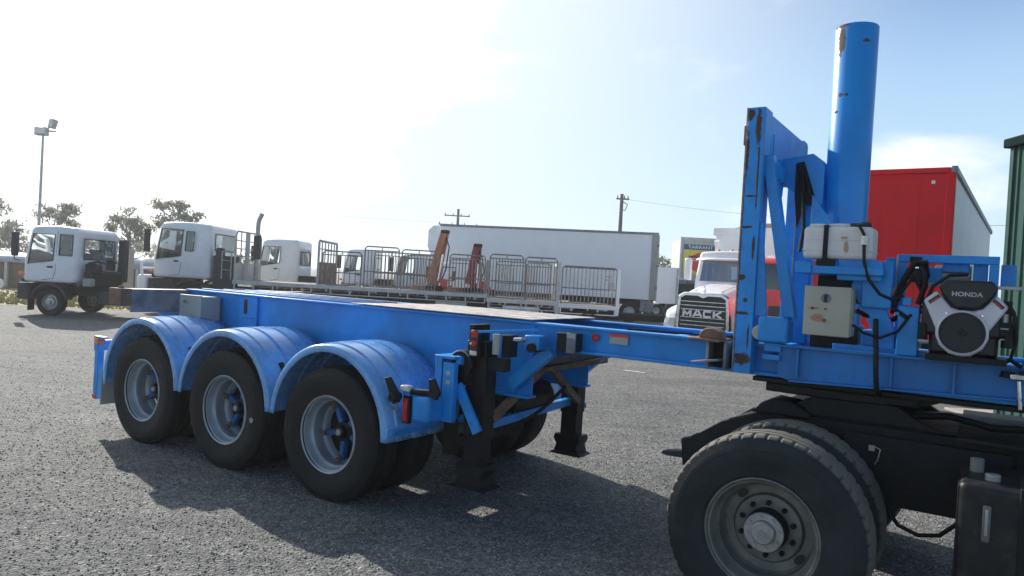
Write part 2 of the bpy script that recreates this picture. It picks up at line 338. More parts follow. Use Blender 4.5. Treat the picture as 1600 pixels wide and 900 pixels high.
def text_mesh(name, s, size, mt, parent, matrix, extrude=.004, space=1.0, bold=0.0, xs=1.0):
    cu = bpy.data.curves.new(name, 'FONT'); cu.body = s; cu.size = size; cu.extrude = extrude; cu.align_x = 'CENTER'; cu.align_y = 'CENTER'
    cu.space_character = space; cu.offset = bold
    t = bpy.data.objects.new('t', cu); COL.objects.link(t)
    dg = bpy.context.evaluated_depsgraph_get(); dg.update()
    me = bpy.data.meshes.new_from_object(t.evaluated_get(dg)); bpy.data.objects.remove(t)
    me.transform(matrix @ Matrix.Diagonal((xs, 1, 1, 1))); me.materials.clear(); me.materials.append(mt)
    o = bpy.data.objects.new(name, me); COL.objects.link(o); o.parent = parent; return o
def face_mat(loc, xdir, updir=(0, 0, 1)):   # text placed at loc reading along xdir
    x = Vector(xdir).normalized(); y = Vector(updir).normalized(); z = x.cross(y)
    M = Matrix((x, y, z)).transposed().to_4x4(); M.translation = Vector(loc); return M

# ------------------------------------------------------------------ ground
gm = bpy.data.materials.new('gravel_ground'); gm.use_nodes = True
n = gm.node_tree; N = n.nodes; L = n.links; b = N['Principled BSDF']; b.inputs['Roughness'].default_value = .85; b.inputs['Specular IOR Level'].default_value = .35
t = N.new('ShaderNodeTexCoord')
def NZ(sc, det=5, ro=.6):
    q = N.new('ShaderNodeTexNoise'); q.inputs['Scale'].default_value = sc; q.inputs['Detail'].default_value = det; q.inputs['Roughness'].default_value = ro
    L.new(t.outputs['Object'], q.inputs['Vector']); return q.outputs['Fac']
def RMP(v, stops):
    q = N.new('ShaderNodeValToRGB'); e = q.color_ramp.elements
    while len(e) < len(stops): e.new(.5)
    for i, (p, c) in enumerate(stops): e[i].position = p; e[i].color = (*c, 1)
    L.new(v, q.inputs[0]); return q.outputs[0]
def VOR(sc, out='Color', feat='F1'):
    q = N.new('ShaderNodeTexVoronoi'); q.feature = feat; q.inputs['Scale'].default_value = sc; L.new(t.outputs['Object'], q.inputs['Vector']); return q.outputs[out]
def MUL(a, c, f=1.0, bt='MULTIPLY'):
    q = N.new('ShaderNodeMix'); q.data_type = 'RGBA'; q.blend_type = bt; q.inputs[0].default_value = f
    L.new(a, q.inputs[6]); L.new(c, q.inputs[7]); return q.outputs[2]
s1 = RMP(VOR(75), [(0, (.065, .068, .073)), (.45, (.145, .148, .15)), (.8, (.235, .232, .225)), (1, (.48, .47, .45))])
s2 = RMP(VOR(28), [(0, (.55, .56, .58)), (.5, (1, 1, 1)), (1, (1.35, 1.33, 1.28))])
big = RMP(NZ(.35, 6, .65), [(.28, (.74, .76, .79)), (.5, (1, 1, 1)), (.72, (1.22, 1.2, 1.16))])
mid = RMP(NZ(2.2, 6, .7), [(.3, (.82, .82, .83)), (.7, (1.15, 1.14, 1.12))])
mpg = N.new('ShaderNodeMapping'); mpg.inputs['Rotation'].default_value = (0, 0, .22); mpg.inputs['Scale'].default_value = (.12, 1.0, 1); L.new(t.outputs['Object'], mpg.inputs[0])
trn = N.new('ShaderNodeTexNoise'); trn.inputs['Scale'].default_value = 2.6; trn.inputs['Detail'].default_value = 7; trn.inputs['Roughness'].default_value = .68; L.new(mpg.outputs[0], trn.inputs['Vector'])
tracks = RMP(trn.outputs['Fac'], [(.30, (.72, .74, .77)), (.48, (.98, .98, .98)), (.70, (1.18, 1.17, 1.15))])
oil = RMP(NZ(.75, 7, .72), [(.30, (.55, .56, .58)), (.375, (1, 1, 1)), (1, (1, 1, 1))])
c = MUL(MUL(MUL(MUL(MUL(s1, s2), big), mid), tracks), oil)
L.new(c, b.inputs['Base Color'])
bp = N.new('ShaderNodeBump'); bp.inputs['Strength'].default_value = 1.0; bp.inputs['Distance'].default_value = .012; L.new(VOR(60, 'Distance'), bp.inputs['Height'])
bp2 = N.new('ShaderNodeBump'); bp2.inputs['Strength'].default_value = .35; bp2.inputs['Distance'].default_value = .04; L.new(NZ(14, 8, .7), bp2.inputs['Height'])
L.new(bp.outputs[0], bp2.inputs['Normal']); L.new(bp2.outputs[0], b.inputs['Normal'])
build('gravel_yard', MB().add([(-500, -60, 0), (500, -60, 0), (500, 900, 0), (-500, 900, 0)], [(0, 1, 2, 3)]), gm, recalc=False)['kind'] = 'structure'
# loose stones
stm = bpy.data.materials.new('loose_stones'); stm.use_nodes = True
_n = stm.node_tree; _b = _n.nodes['Principled BSDF']; _b.inputs['Roughness'].default_value = .8
_g = _n.nodes.new('ShaderNodeNewGeometry'); _r = _n.nodes.new('ShaderNodeValToRGB'); e = _r.color_ramp.elements
e[0].color = (.07, .073, .078, 1); e[1].color = (.42, .41, .39, 1); e.new(.5).color = (.17, .172, .17, 1)
_n.links.new(_g.outputs['Random Per Island'], _r.inputs[0]); _n.links.new(_r.outputs[0], _b.inputs['Base Color'])
def scatter_stones(K):
    u = rng.random((K, 2)); d = 2.3+np.abs(rng.normal(size=K))*5.0; x = (u[:, 1]-.5)*2*(d*.95+1.5); y = d
    r = (.0028+.0062*rng.random(K)**2.5)*(1+.02*d)
    base = np.array([(1, 0, 0), (0, 1, 0), (-1, 0, 0), (0, -1, 0), (0, 0, .8), (0, 0, -.5)], float)
    th = rng.random(K)*6.28; j = 1+.45*(rng.random((K, 6, 3))-.5)
    V = base[None]*j*r[:, None, None]*(.75+.5*rng.random((K, 1, 3)))
    cx, sx_ = np.cos(th)[:, None], np.sin(th)[:, None]
    Vx = V[..., 0]*cx-V[..., 1]*sx_; Vy = V[..., 0]*sx_+V[..., 1]*cx
    V = np.stack([Vx+x[:, None], Vy+y[:, None], V[..., 2]+r[:, None]*.25], -1).reshape(-1, 3)
    Fc = np.array([(0, 1, 4), (1, 2, 4), (2, 3, 4), (3, 0, 4), (1, 0, 5), (2, 1, 5), (3, 2, 5), (0, 3, 5)])
    Fc = (Fc[None]+6*np.arange(K)[:, None, None]).reshape(-1, 3)
    me = bpy.data.meshes.new('gravel'); me.vertices.add(len(V)); me.vertices.foreach_set('co', V.ravel())
    me.loops.add(Fc.size); me.loops.foreach_set('vertex_index', Fc.ravel().astype(np.int32))
    me.polygons.add(len(Fc)); me.polygons.foreach_set('loop_start', np.arange(0, Fc.size, 3, dtype=np.int32)); me.polygons.foreach_set('loop_total', np.full(len(Fc), 3, np.int32))
    me.update(); me.materials.append(stm); o = bpy.data.objects.new('gravel', me); COL.objects.link(o)
    tag(o, 'loose grey stones lying all over the yard surface', 'gravel', kind='stuff')
scatter_stones(80000)

# ------------------------------------------------------------------ trailer (local: x forward, y away from the camera, z up)
AL = R(56.63); W0 = Vector((-1.339, 5.54, 0)); RZ = math.atan2(-math.cos(AL), math.sin(AL))
TR = empty('skeleton_trailer', W0, RZ, label='blue three axle skeletal container trailer with lifting frame and tall ram', cat='trailer')
def P(name, mb, mt, parent=TR, bevel=.004, **k): return build(name, mb, mt, parent, bevel, **k)
CT = 1.22     # centre line

# main beams (I sections)
def ibeam(x0, x1, yf, z0, z1, fl=.13, side=1, taper=None, th=.018):
    m_ = MB(); yc = yf
    m_.box(x0, x1, yc-.006, yc+.010, z0+th, z1-th)
    m_.box(x0, x1, yc-fl/2, yc+fl/2, z1-th, z1); m_.box(x0, x1, yc-fl/2, yc+fl/2, z0, z0+th)
    return m_
for yb in (.77, 2*CT-.77):
    P('main_beam', ibeam(-3.04, 1.33, yb, .88, 1.46, .12), blue_beam)
    g = ibeam(1.20, 4.40, yb+.012*(1 if yb < CT else -1), 1.262, 1.455, .10)
    P('gooseneck_beam', g, blue_beam)
# web stiffener with slot, left of the middle
m = MB(); m.box(-2.15, -1.885, .735, .758, 1.12, 1.44); P('beam_plate', m, blue_beam, bevel=.006)
m = MB(); m.prism([(-2.05+.024*math.cos(a), 1.335+(.05 if math.sin(a) > 0 else -.05)+.024*math.sin(a)) for a in np.linspace(0, 2*PI, 17)[:-1]], 'y', .728, .737)
P('slot', m, plastic_black, bevel=0)
m = MB(); m.box(-2.12, -1.92, .722, .736, 1.225, 1.24); P('cleat', m, blue_beam)
# cross members and deck
for xs in (-2.4, -1.6, -.8, 0.0, .7):
    P('cross_member', MB().box(xs-.04, xs+.04, .79, 1.65, 1.22, 1.42), blue_beam)
for xs in (2.3, 3.0, 3.7, 4.3):
    P('cross_member', MB().box(xs-.04, xs+.04, .80, 1.64, 1.28, 1.43), blue_beam)
m = MB(); m.add([(-.55, .70, 1.468), (1.34, .70, 1.468), (1.34, 1.74, 1.468), (-.35, 1.74, 1.468), (-.55, .70, 1.476), (1.34, .70, 1.476), (1.34, 1.74, 1.476), (-.35, 1.74, 1.476)],
             [(0, 3, 2, 1), (4, 5, 6, 7), (0, 1, 5, 4), (1, 2, 6, 5), (2, 3, 7, 6), (3, 0, 4, 7)])
P('deck_plate', m, worn_top, bevel=.002)
for k in range(4): P('deck_strip', MB().box(-2.9+.2*k, -.6+.05*k, .80+.12*k, .83+.12*k, 1.455, 1.475+.004*k), worn_grey if k % 2 else blue_beam)
# rear bolster wing and twistlock
for sg in (1, -1):
    Y = lambda y: y if sg == 1 else 2*CT-y
    m = MB(); m.box(-3.22, -3.03, Y(.10), Y(.77), 1.415, 1.445); m.box(-3.06, -3.04, Y(.12), Y(.70), 1.21, 1.415); m.box(-3.2, -3.18, Y(.12), Y(.70), 1.26, 1.415)
    P('rear_bolster', m, worn_grey)
    P('corner_plate', MB().box(-3.24, -3.02, Y(.0), Y(.115), 1.28, 1.448), rusty)
    P('twistlock', MB().cyl((-3.12, Y(.055), 1.44), (-3.12, Y(.055), 1.475), .035, .02, 8), rusty)
    m = MB(); m.prism([(Y(.78), .95), (Y(.34), 1.215), (Y(.18), 1.215), (Y(.18), 1.27), (Y(.78), 1.27)], 'x', -3.06, -3.03) if False else None
    P('gusset', MB().add([(-3.05, Y(.76), .98), (-3.05, Y(.4), 1.2), (-3.05, Y(.76), 1.2), (-3.03, Y(.76), .98), (-3.03, Y(.4), 1.2), (-3.03, Y(.76), 1.2)],
                           [(0, 1, 2), (5, 4, 3), (0, 3, 4, 1), (1, 4, 5, 2), (2, 5, 3, 0)]), blue_beam)
# rear lamp post at the near rear corner and cross bar
P('rear_bar', MB().box(-3.44, -3.36, -.02, 2.46, .80, .90), blue)
m = MB(); m.box(-3.40, -3.33, -.03, .03, .31, .93); P('rear_post', m, blue, bevel=.006)
P('rear_post', MB().box(-3.40, -3.33, 2.41, 2.47, .31, .93), blue)
P('post_cap', MB().box(-3.42, -3.24, -.035, .02, .93, .945), worn_grey)
P('marker_lamp', MB().box(-3.33, -3.315, -.04, .03, .865, .91), red_p); P('marker_lamp', MB().box(-3.395, -3.325, -.042, -.03, .865, .925), amber)
P('marker_lamp', MB().box(-3.395, -3.335, -.040, -.03, .315, .36), red_p)
P('mudflap', MB().box(-3.235, -3.225, -.04, .55, .27, .60), mflap); P('mudflap', MB().box(-3.235, -3.225, 1.9, 2.49, .27, .60), mflap)
# side electrical box
EB = P('electrical_box', MB().box(-2.78, -2.44, .50, .72, 1.125, 1.405), greybox, bevel=.012)
P('lid', MB().box(-2.79, -2.43, .485, .505, 1.115, 1.415), greybox, EB, .006)
P('box_lock', MB().cyl((-2.68, .487, 1.345), (-2.68, .465, 1.345), .02, .018, 12).box(-2.66, -2.635, .468, .476, 1.338, 1.352), chrome, EB, 0)

# fenders
def fender(cx, side, a0=8, a1=172, ext0=0.0, ext1=0.0):
    prof = [(-.045, .582), (-.05, .588), (-.05, .630), (-.040, .641), (.05, .641), (.058, .652), (.19, .657), (.196, .643), (.222, .643), (.228, .658), (.37, .659), (.376, .644), (.405, .644), (.411, .656), (.58, .652), (.60, .642), (.67, .638)]
    nA = 44; vs = []; fs = []; cz = .55
    ring = [(('x', ext0) if False else None)]
    pts = []
    if ext1: pts.append((180, ext1))
    for i in range(nA+1): pts.append((a1-(a1-a0)*i/nA, 0))
    if ext0: pts.append((0, ext0))
    m_ = MB(); k = len(prof)
    for (a, dz) in pts:
        for (y, r_) in prof:
            yy = y if side > 0 else 2*CT-y
            vs.append((cx+math.cos(R(a))*r_, yy, cz+math.sin(R(a))*r_-dz))
    for i in range(len(pts)-1):
        for j in range(k-1): fs.append((i*k+j, i*k+j+1, (i+1)*k+j+1, (i+1)*k+j))
    m_.add(vs, fs); return m_
WS = (0.0, -1.277, -2.554)
for side in (1, -1):
    for k, cx in enumerate(WS):
        f = P('fender', fender(cx, side, a0=(0 if k == 0 else 3), a1=(180 if k == 2 else 177), ext0=(.0 if k else .0), ext1=(.06 if k == 2 else 0)), blue_fender, bevel=0, solid=.008, ang=50)
        for s_ in (1, -1):
            if (k == 2 and s_ < 0) and side > 0: continue
            y0 = .12 if side > 0 else 2*CT-.12
            m = MB(); m.prism([(cx+s_*.56, .86), (cx+s_*.50, .95), (cx+s_*.545, .965), (cx+s_*.60, .88), (cx+s_*.655, .80), (cx+s_*.61, .77)], 'y', y0, y0+.03*side)
            m.cyl((cx+s_*.61, y0-.02*side, .815), (cx+s_*.61, y0+.15*side, .815), .032, .032, 12)
            if k == 0 and s_ > 0 and side > 0: continue
            if k == 0 and s_ > 0: P('fender_bracket', m, black, f, bevel=.002)
            elif s_ > 0: P('fender_bracket', m, black, f, bevel=.002)
# front skirt of the first fender
P('fender_skirt', MB().box(.595, .645, -.045, .60, .585, .66), blue_fender, bevel=.01)
P('fender_skirt', MB().box(.595, .645, 1.84, 2.485, .585, .66), blue_fender, bevel=.01)

# wheels -------------------------------------------------------
def tyre_profile(w=.27, ro=.52, ri=.286):
    # closed section; y=0 is the outer rim plane
    h = w/2; c_ = h-.018
    P_ = []
    pts = [(-.86, ri), (-.93, ri+.02), (-.96, ri+.024), (-.965, ri+.034), (-1.0, ri+.05), (-1.03, ri+.085), (-1.045, ri+.090), (-1.045, ri+.104), (-1.055, ri+.108), (-1.06, ri+.13), (-1.05, ri+.15), (-1.06, ri+.153), (-1.06, ri+.160), (-1.0, ro-.055), (-.90, ro-.018), (-.80, ro-.006), (-.55, ro-.001)]
    rib = [(-.53, ro-.012), (-.47, ro-.012), (-.45, ro), (-.20, ro+.002), (-.18, ro-.011), (-.12, ro-.011), (-.10, ro+.003)]
    left = pts+rib
    right = [(-a, r_) for a, r_ in left[::-1]]
    return [(c_+a*h, r_) for a, r_ in left+right]
def make_trailer_wheel(inner=False):
    T = build('wheel', MB().lathe(tyre_profile(), (0, 0, 0), 'y', 72, closed=True), rubber, None, ang=28)
    rp = [(-.004, .282), (-.008, .292), (-.002, .296), (.006, .290), (.012, .274), (.055, .268), (.068, .262), (.080, .250), (.115, .247), (.128, .252), (.175, .250), (.19, .236), (.215, .228), (.235, .225), (.24, .27), (.245, .29)]
    build('rim', MB().lathe(rp, (0, 0, 0), 'y', 64), rim_grey, T, solid=.006, ang=30)
    if not inner:
        hb = MB(); hb.lathe([(.105, .001), (.105, .036), (.11, .046), (.15, .050), (.155, .075), (.20, .088), (.27, .11)], (0, 0, 0), 'y', 32)
        h_ = build('hub', hb, black, T, ang=30)
        build('hub_cap', MB().lathe([(.097, .001), (.098, .022), (.104, .027), (.11, .027)], (0, 0, 0), 'y', 24), hub_alu, T)
        for k in range(5):
            a = R(180+72*k); ca, sa = math.cos(a), math.sin(a)
            m_ = MB().bar((ca*.06, .19, sa*.06), (ca*.222, .19, sa*.222), .046, .055, up=(0, 1, 0))
            build('spoke', m_, blue_grimy, T, .008)
            m_ = MB().bar((ca*.195, .150, sa*.195), (ca*.238, .145, sa*.238), .034, .03, up=(0, 1, 0)).cyl((ca*.214, .118, sa*.214), (ca*.214, .16, sa*.214), .013, .013, 6)
            build('rim_clamp', m_, rusty, T, .003)
        m_ = MB().lathe([(.235, .03), (.235, .21), (.3, .21)], (0, 0, 0), 'y', 32); build('brake_drum', m_, black, T)
    return T
proto = make_trailer_wheel(); proto_in = make_trailer_wheel(True)
first = [True, True]
def place_wheel(src, i, x, y, z, rz=0.0, ry=0.0, parent=TR):
    if first[i]: o = src; first[i] = False
    else: o = copy_tree(src)
    o.parent = parent; o.location = (x, y, z); o.rotation_euler = (0, ry, rz); return o
for k, cx in enumerate(WS):
    ry = R((-12, 20, 40)[k])
    place_wheel(proto, 0, cx, 0, .502, 0, ry); place_wheel(proto_in, 1, cx, .66, .502, PI, 0)
    place_wheel(proto, 0, cx, 2*CT, .502, PI, .3); place_wheel(proto_in, 1, cx, 2*CT-.66, .502, 0, 0)
    P('axle', MB().cyl((cx, .3, .502), (cx, 2*CT-.3, .502), .06, .06, 16), black, bevel=0)
    for yb in (.82, 2*CT-.82):
        m = MB(); 
        for q in range(4): m.bar((cx-.42, yb, .72-.0*q), (cx, yb, .60-.012*q), .08, .011); m.bar((cx, yb, .60-.012*q), (cx+.42, yb, .72), .08, .011)
        P('leaf_spring', m, black, bevel=0)
        P('spring_hanger', MB().box(cx+.46, cx+.60, yb-.05, yb+.05, .68, .88), black)
P('tyre_sticker', MB().cyl((-1.277+.41, -.040, .48), (-1.277+.41, -.036, .48), .022, .022, 16), mflap, bevel=0)

# bits around the front of the first fender
m = MB(); m.box(.735, .90, .085, .26, .705, .895); BX = P('valve_box', m, blue, bevel=.03, seg=3)
P('reflector', MB().box(.672, .712, .070, .10, .700, .865), red_p, BX, .003)
P('lamp_backing', MB().box(.664, .722, .085, .12, .685, .885), black, BX, .003)
P('lamp_bracket', MB().box(.655, .715, .09, .13, .87, .925), blue, bevel=.004)
LM = P('side_lamp', MB().box(.645, .722, .065, .125, .918, .958), clear, bevel=.01); 
P('pipe_stub', MB().cyl((.715, .11, .915), (.93, .16, .925), .024, .024, 14), black, bevel=0)
P('bracket_plate', MB().prism([(.53, 1.0), (.57, 1.01), (.65, .92), (.67, .84), (.62, .82), (.58, .90)], 'y', .02, .05).cyl((.625, .0, .875), (.625, .08, .875), .035, .035, 16), black, bevel=.003)
P('bracket_plate', MB().prism([(.86, 1.02), (.90, 1.03), (.96, .93), (.93, .88), (.87, .90)], 'y', .12, .15), black, bevel=.003)
P('hose_fitting', MB().cyl((.58, .06, .79), (.64, .05, .79), .016, .016, 8), hub_alu, bevel=0)
P('cross_bar', MB().box(.62, .67, .0, 2.44, .60, .635), blue)
P('side_rail', MB().bar((.64, .55, .655), (1.02, .55, .70), .05, .04), blue)
P('side_rail', MB().bar((.50, 2.1, .60), (1.1, 2.1, .64), .05, .05), blue)
# storage bracket uprights
m = MB(); m.box(.80, .86, .26, .50, .69, 1.18); P('storage_bracket', m, blue, bevel=.006)
m = MB(); m.box(.885, .985, .245, .30, .71, 1.14); SB = P('storage_bracket', m, blue, bevel=.006)
P('bracket_top', MB().box(.80, .98, .25, .48, 1.165, 1.185), blue, bevel=.003)
for z in (1.05, .985): P('sticker', MB().box(.915, .955, .2425, .2435, z, z+.03), mflap, SB, 0)
P('diagonal_strut', MB().bar((.97, .32, .98), (1.17, .32, .66), .03, .075), blue)
P('diagonal_strut', MB().bar((.98, .30, 1.16), (.98, .60, 1.1), .04, .06), blue)
# dark structure under the beam
P('suspension_frame', MB().box(-.2, 1.0, .82, 1.62, .78, .88), black)
P('air_tank', MB().cyl((.95, .95, .78), (.95, 1.55, .78), .13, .13, 20), black, bevel=.0)
P('lower_bar', MB().bar((.80, .55, .50), (.80, 1.5, .50), .05, .09), black)
P('hanger_post', MB().box(.76, .83, .45, .55, .42, .70), black)
P('cable_bundle', MB().tube([(.75+.04*i, .62+.05*i, .92-.30*math.sin(PI*i/14)) for i in range(15)], .016), black, bevel=0)

# landing legs
def landing_leg(y):
    s0 = 1.05
    L_ = P('landing_leg', MB().box(s0-.075, s0+.095, y-.075, y+.075, .60, 1.30), black, bevel=.008)
    P('inner_leg', MB().box(s0-.066, s0+.086, y-.066, y+.066, .30, .62), black_chas, L_, .006)
    P('gear_housing', MB().cyl((s0-.08, y-.14, 1.13), (s0-.08, y-.05, 1.13), .10, .10, 28).box(s0-.12, s0-.02, y-.14, y-.05, .98, 1.1), black, L_, .006)
    P('leg_foot', MB().prism([(s0-.11, .40), (s0-.12, .36), (s0-.09, .31), (s0-.11, .25), (s0+.13, .25), (s0+.11, .31), (s0+.14, .36), (s0+.13, .40)], 'y', y-.09, y+.09).add([(s0-.15, y-.12, .225), (s0+.17, y-.12, .225), (s0+.17, y+.12, .225), (s0-.15, y+.12, .225), (s0-.09, y-.08, .26), (s0+.11, y-.08, .26), (s0+.11, y+.08, .26), (s0-.09, y+.08, .26)], [(0, 3, 2, 1), (4, 5, 6, 7), (0, 1, 5, 4), (1, 2, 6, 5), (2, 3, 7, 6), (3, 0, 4, 7)]), black, L_, .006)
    return L_
LN = landing_leg(.48); landing_leg(1.93)
P('housing_rim', MB().tube([(.97+.095*math.cos(R(a)), .335, 1.13+.095*math.sin(R(a))) for a in range(40, 200, 10)], .006, 6), hub_alu, LN, 0)
P('leg_label', MB().box(1.09, 1.11, .403, .4035, .60, .70), mflap, LN, 0) if False else None
P('cross_shaft', MB().cyl((1.0, .5, 1.10), (1.0, 1.9, 1.10), .022, .022, 12), rusty, bevel=0)
P('leg_crossbar', MB().bar((1.35, .85, 1.13), (1.35, 1.9, 1.13), .10, .10), rusty)
P('leg_brace', MB().bar((1.18, 1.25, 1.08), (1.13, 1.9, .70), .05, .06), rusty)
P('leg_brace', MB().bar((1.18, 1.20, 1.08), (1.13, .55, .72), .05, .06), rusty)
P('brace_plate', MB().bar((1.16, 1.08, 1.06), (1.17, 1.16, 1.09), .04, .07), rusty)
P('support_strut', MB().bar((1.0, 1.93, .90), (1.22, 1.93, 1.12), .06, .08), blue)
P('leg_tie', MB().bar((1.05, .55, .66), (1.05, 1.9, .70), .06, .065), blue)
# angled gooseneck supports in blue
for (y, dx) in ((.70, 0), (1.74, 0)):
    P('support_strut', MB().bar((1.20, y, .98), (1.52, y, 1.265), .07, .09), blue)
    P('support_plate', MB().prism([(1.10, .96), (1.18, .90), (1.30, 1.02), (1.36, 1.27), (1.10, 1.27)], 'y', y+.03, y+.045), blue)
P('under_plate', MB().add([(1.34, .80, 1.10), (1.9, .80, 1.255), (1.9, 1.64, 1.255), (1.34, 1.64, 1.10), (1.34, .80, 1.12), (1.9, .80, 1.258), (1.9, 1.64, 1.258), (1.34, 1.64, 1.12)],
                            [(0, 3, 2, 1), (4, 5, 6, 7), (0, 1, 5, 4), (1, 2, 6, 5), (2, 3, 7, 6), (3, 0, 4, 7)]), black)
# lamp cluster bracket
P('lamp_plate', MB().box(1.02, 1.06, .36, .56, 1.17, 1.42), black)
P('lamp_plate', MB().box(1.02, 1.30, .43, .50, 1.10, 1.19), black)
LC = P('tail_lamp', MB().box(1.05, 1.115, .335, .375, 1.19, 1.385), plastic_black, bevel=.006)
P('lens', MB().box(1.055, 1.115, .327, .338, 1.335, 1.375), red_p, LC, .002)
P('lens', MB().cyl((1.085, .338, 1.288), (1.085, .322, 1.288), .026, .022, 16), red_p, LC, 0)
P('lens', MB().cyl((1.065, .338, 1.288), (1.065, .318, 1.29), .012, .01, 12), clear, LC, 0)
P('lens', MB().box(1.055, 1.112, .324, .338, 1.205, 1.235), clear, LC, .004)
P('lamp_cable_bar', MB().bar((1.11, .34, 1.375), (1.46, .60, 1.41), .014, .018), blue)
P('valve_cylinder', MB().cyl((1.22, .42, 1.22), (1.22, .42, 1.365), .028, .028, 20), mflap, bevel=.002)
P('valve_mount', MB().box(1.24, 1.30, .46, .58, 1.20, 1.36), black)
P('coupling', MB().cyl((1.30, .52, 1.33), (1.36, .54, 1.335), .016, .016, 10).cyl((1.36, .54, 1.335), (1.39, .55, 1.335), .022, .022, 6), chrome, bevel=0)
P('ram_mount', MB().box(1.38, 1.50, .54, .66, 1.27, 1.37), blue, bevel=.01)
P('ram_pin', MB().cyl((1.45, .51, 1.285), (1.45, .64, 1.285), .035, .035, 16), black, bevel=.003)
# near junction box and reflectors on the gooseneck
JB = P('junction_box', MB().box(1.60, 1.745, .62, .735, 1.275, 1.405), black, bevel=.004)
P('junction_cover', MB().box(1.685, 1.755, .612, .62, 1.27, 1.41), worn_grey, JB, .003)
P('sticker', MB().box(1.687, 1.753, .609, .611, 1.375, 1.405), mflap, JB, 0)
P('round_reflector', MB().lathe([(0, .001), (.0, .022), (.004, .027), (.012, .027)], (1.835, .748, 1.385), 'y', 24), red_p, bevel=0)
P('warning_plate', MB().box(1.945, 2.085, .762, .766, 1.355, 1.425), mflap, bevel=0)
P('warning_band', MB().box(1.945, 2.085, .760, .7625, 1.405, 1.425), signr, bevel=0)
# front bolster stub with twistlock
m = MB(); m.box(2.60, 2.80, .50, .78, 1.455, 1.470); P('front_bolster', m, rusty, bevel=.003)
P('bolster_post', MB().box(2.69, 2.705, .60, .76, 1.285, 1.455).box(2.80, 2.815, .60, .76, 1.285, 1.455), worn_grey, bevel=.003)
P('bolster_web', MB().box(2.705, 2.80, .70, .72, 1.285, 1.455), black, bevel=.002)
P('bolster_foot', MB().bar((2.62, .58, 1.315), (2.80, .58, 1.345), .10, .012), worn_grey, bevel=.002)
P('twistlock', MB().prism([(2.66, 1.470), (2.665, 1.51), (2.70, 1.535), (2.75, 1.535), (2.79, 1.51), (2.795, 1.470)], 'y', .53, .67), rusty, bevel=.008)
P('twistlock', MB().prism([(2.66, 1.470), (2.665, 1.51), (2.70, 1.535), (2.75, 1.535), (2.79, 1.51), (2.795, 1.470)], 'y', 2*CT-.67, 2*CT-.53), rusty, bevel=.008)
P('front_bolster', MB().box(2.60, 2.80, 2*CT-.78, 2*CT-.50, 1.455, 1.470), rusty)

# lifting frame -------------------------------------------------
def channel_post(y, sg):
    m_ = MB(); m_.box(2.85, 2.955, y, y+.018*sg, 1.27, 2.905); m_.box(2.935, 2.955, y+.018*sg, y+.17*sg, 1.27, 2.905); m_.box(2.85, 2.87, y+.018*sg, y+.10*sg, 1.27, 2.905); m_.box(2.87, 2.935, y+.018*sg, y+.15*sg, 2.885, 2.903)
    return m_
P('frame_post', channel_post(.64, 1), blue_frame, bevel=.004)
m = MB().box(2.86, 2.955, 1.72, 1.84, 1.27, 2.90); P('frame_post', m, blue_frame, bevel=.006)
m = MB().box(2.87, 2.955, .80, 1.86, 2.62, 2.885).box(2.87, 2.99, .82, 1.30, 2.50, 2.60); P('top_beam', m, blue_frame, bevel=.006)
P('top_recess', MB().prism([(.86, 2.60), (1.25, 2.60), (.86, 2.78)], 'x', 2.955, 2.962), blue, bevel=.002)
P('corner_gusset', MB().prism([(.80, 2.62), (.80, 2.30), (.88, 2.50), (1.05, 2.50), (1.20, 2.42), (1.24, 2.62)], 'x', 2.90, 2.95), blue_frame)
P('worn_edge', MB().box(2.843, 2.850, .638, .66, 1.27, 2.905), edge_rust, bevel=0)
P('stop_block', MB().box(2.825, 2.85, .66, .70, 2.68, 2.80), rusty)
P('frame_strut', MB().prism([(2.935, 2.62), (3.00, 2.62), (3.185, 1.63), (3.115, 1.63)], 'y', .70, .78), blue_frame, bevel=.004)
P('frame_plate', MB().prism([(2.955, 2.2), (2.975, 2.2), (3.03, 1.63), (2.955, 1.63)], 'y', .66, .68), blue_frame)
P('pivot_box', MB().box(2.99, 3.165, .62, .78, 1.475, 1.628), blue, bevel=.018, seg=3)
P('pivot_pin', MB().lathe([(0, .001), (-.006, .035), (.0, .045), (.03, .045)], (3.0, .63, 1.53), 'y', 24), mflap, bevel=0)
P('hinge_block', MB().box(3.02, 3.12, .66, .78, 1.37, 1.40).box(3.02, 3.12, .68, .78, 1.42, 1.47), blue, bevel=.004)
# ram
RM = P('lift_ram', MB().lathe([(1.30, .128), (3.50, .131), (3.506, .128), (3.506, .116), (3.44, .114), (3.44, .001)], (3.345, CT, 0), 'z', 64), blue_cyl, bevel=0, ang=40)
P('ram_collar', MB().lathe([(1.46, .128), (1.46, .15), (1.60, .15), (1.60, .128)], (3.345, CT, 0), 'z', 48), blue, bevel=.003)
cyb = MB(); cyb.prism([(2.96, 2.66), (3.15, 2.69), (3.225, 2.63), (3.225, 2.36), (3.17, 2.32), (3.10, 2.44), (3.04, 2.44), (2.96, 2.50)], 'y', 1.10, 1.13)
P('clevis_plate', cyb, blue_frame, bevel=.004)
P('clevis_plate', MB().prism([(2.96, 2.66), (3.15, 2.69), (3.225, 2.63), (3.225, 2.36), (3.17, 2.32), (3.10, 2.44), (2.96, 2.50)], 'y', 1.31, 1.34), blue_frame, bevel=.004)
P('clevis_slot', MB().prism([(3.05, 2.63), (3.10, 2.64), (3.20, 2.34), (3.12, 2.36), (3.075, 2.2), (3.05, 2.42)], 'y', 1.092, 1.100), black, bevel=.002)
P('hose', MB().tube([(3.09, 1.08, 2.60), (3.11, 1.06, 2.45), (3.13, 1.05, 2.2), (3.12, 1.02, 2.05)], .012).tube([(3.12, 1.07, 2.55), (3.15, 1.06, 2.42), (3.19, 1.06, 2.34), (3.215, 1.07, 2.335)], .010), black, bevel=0)
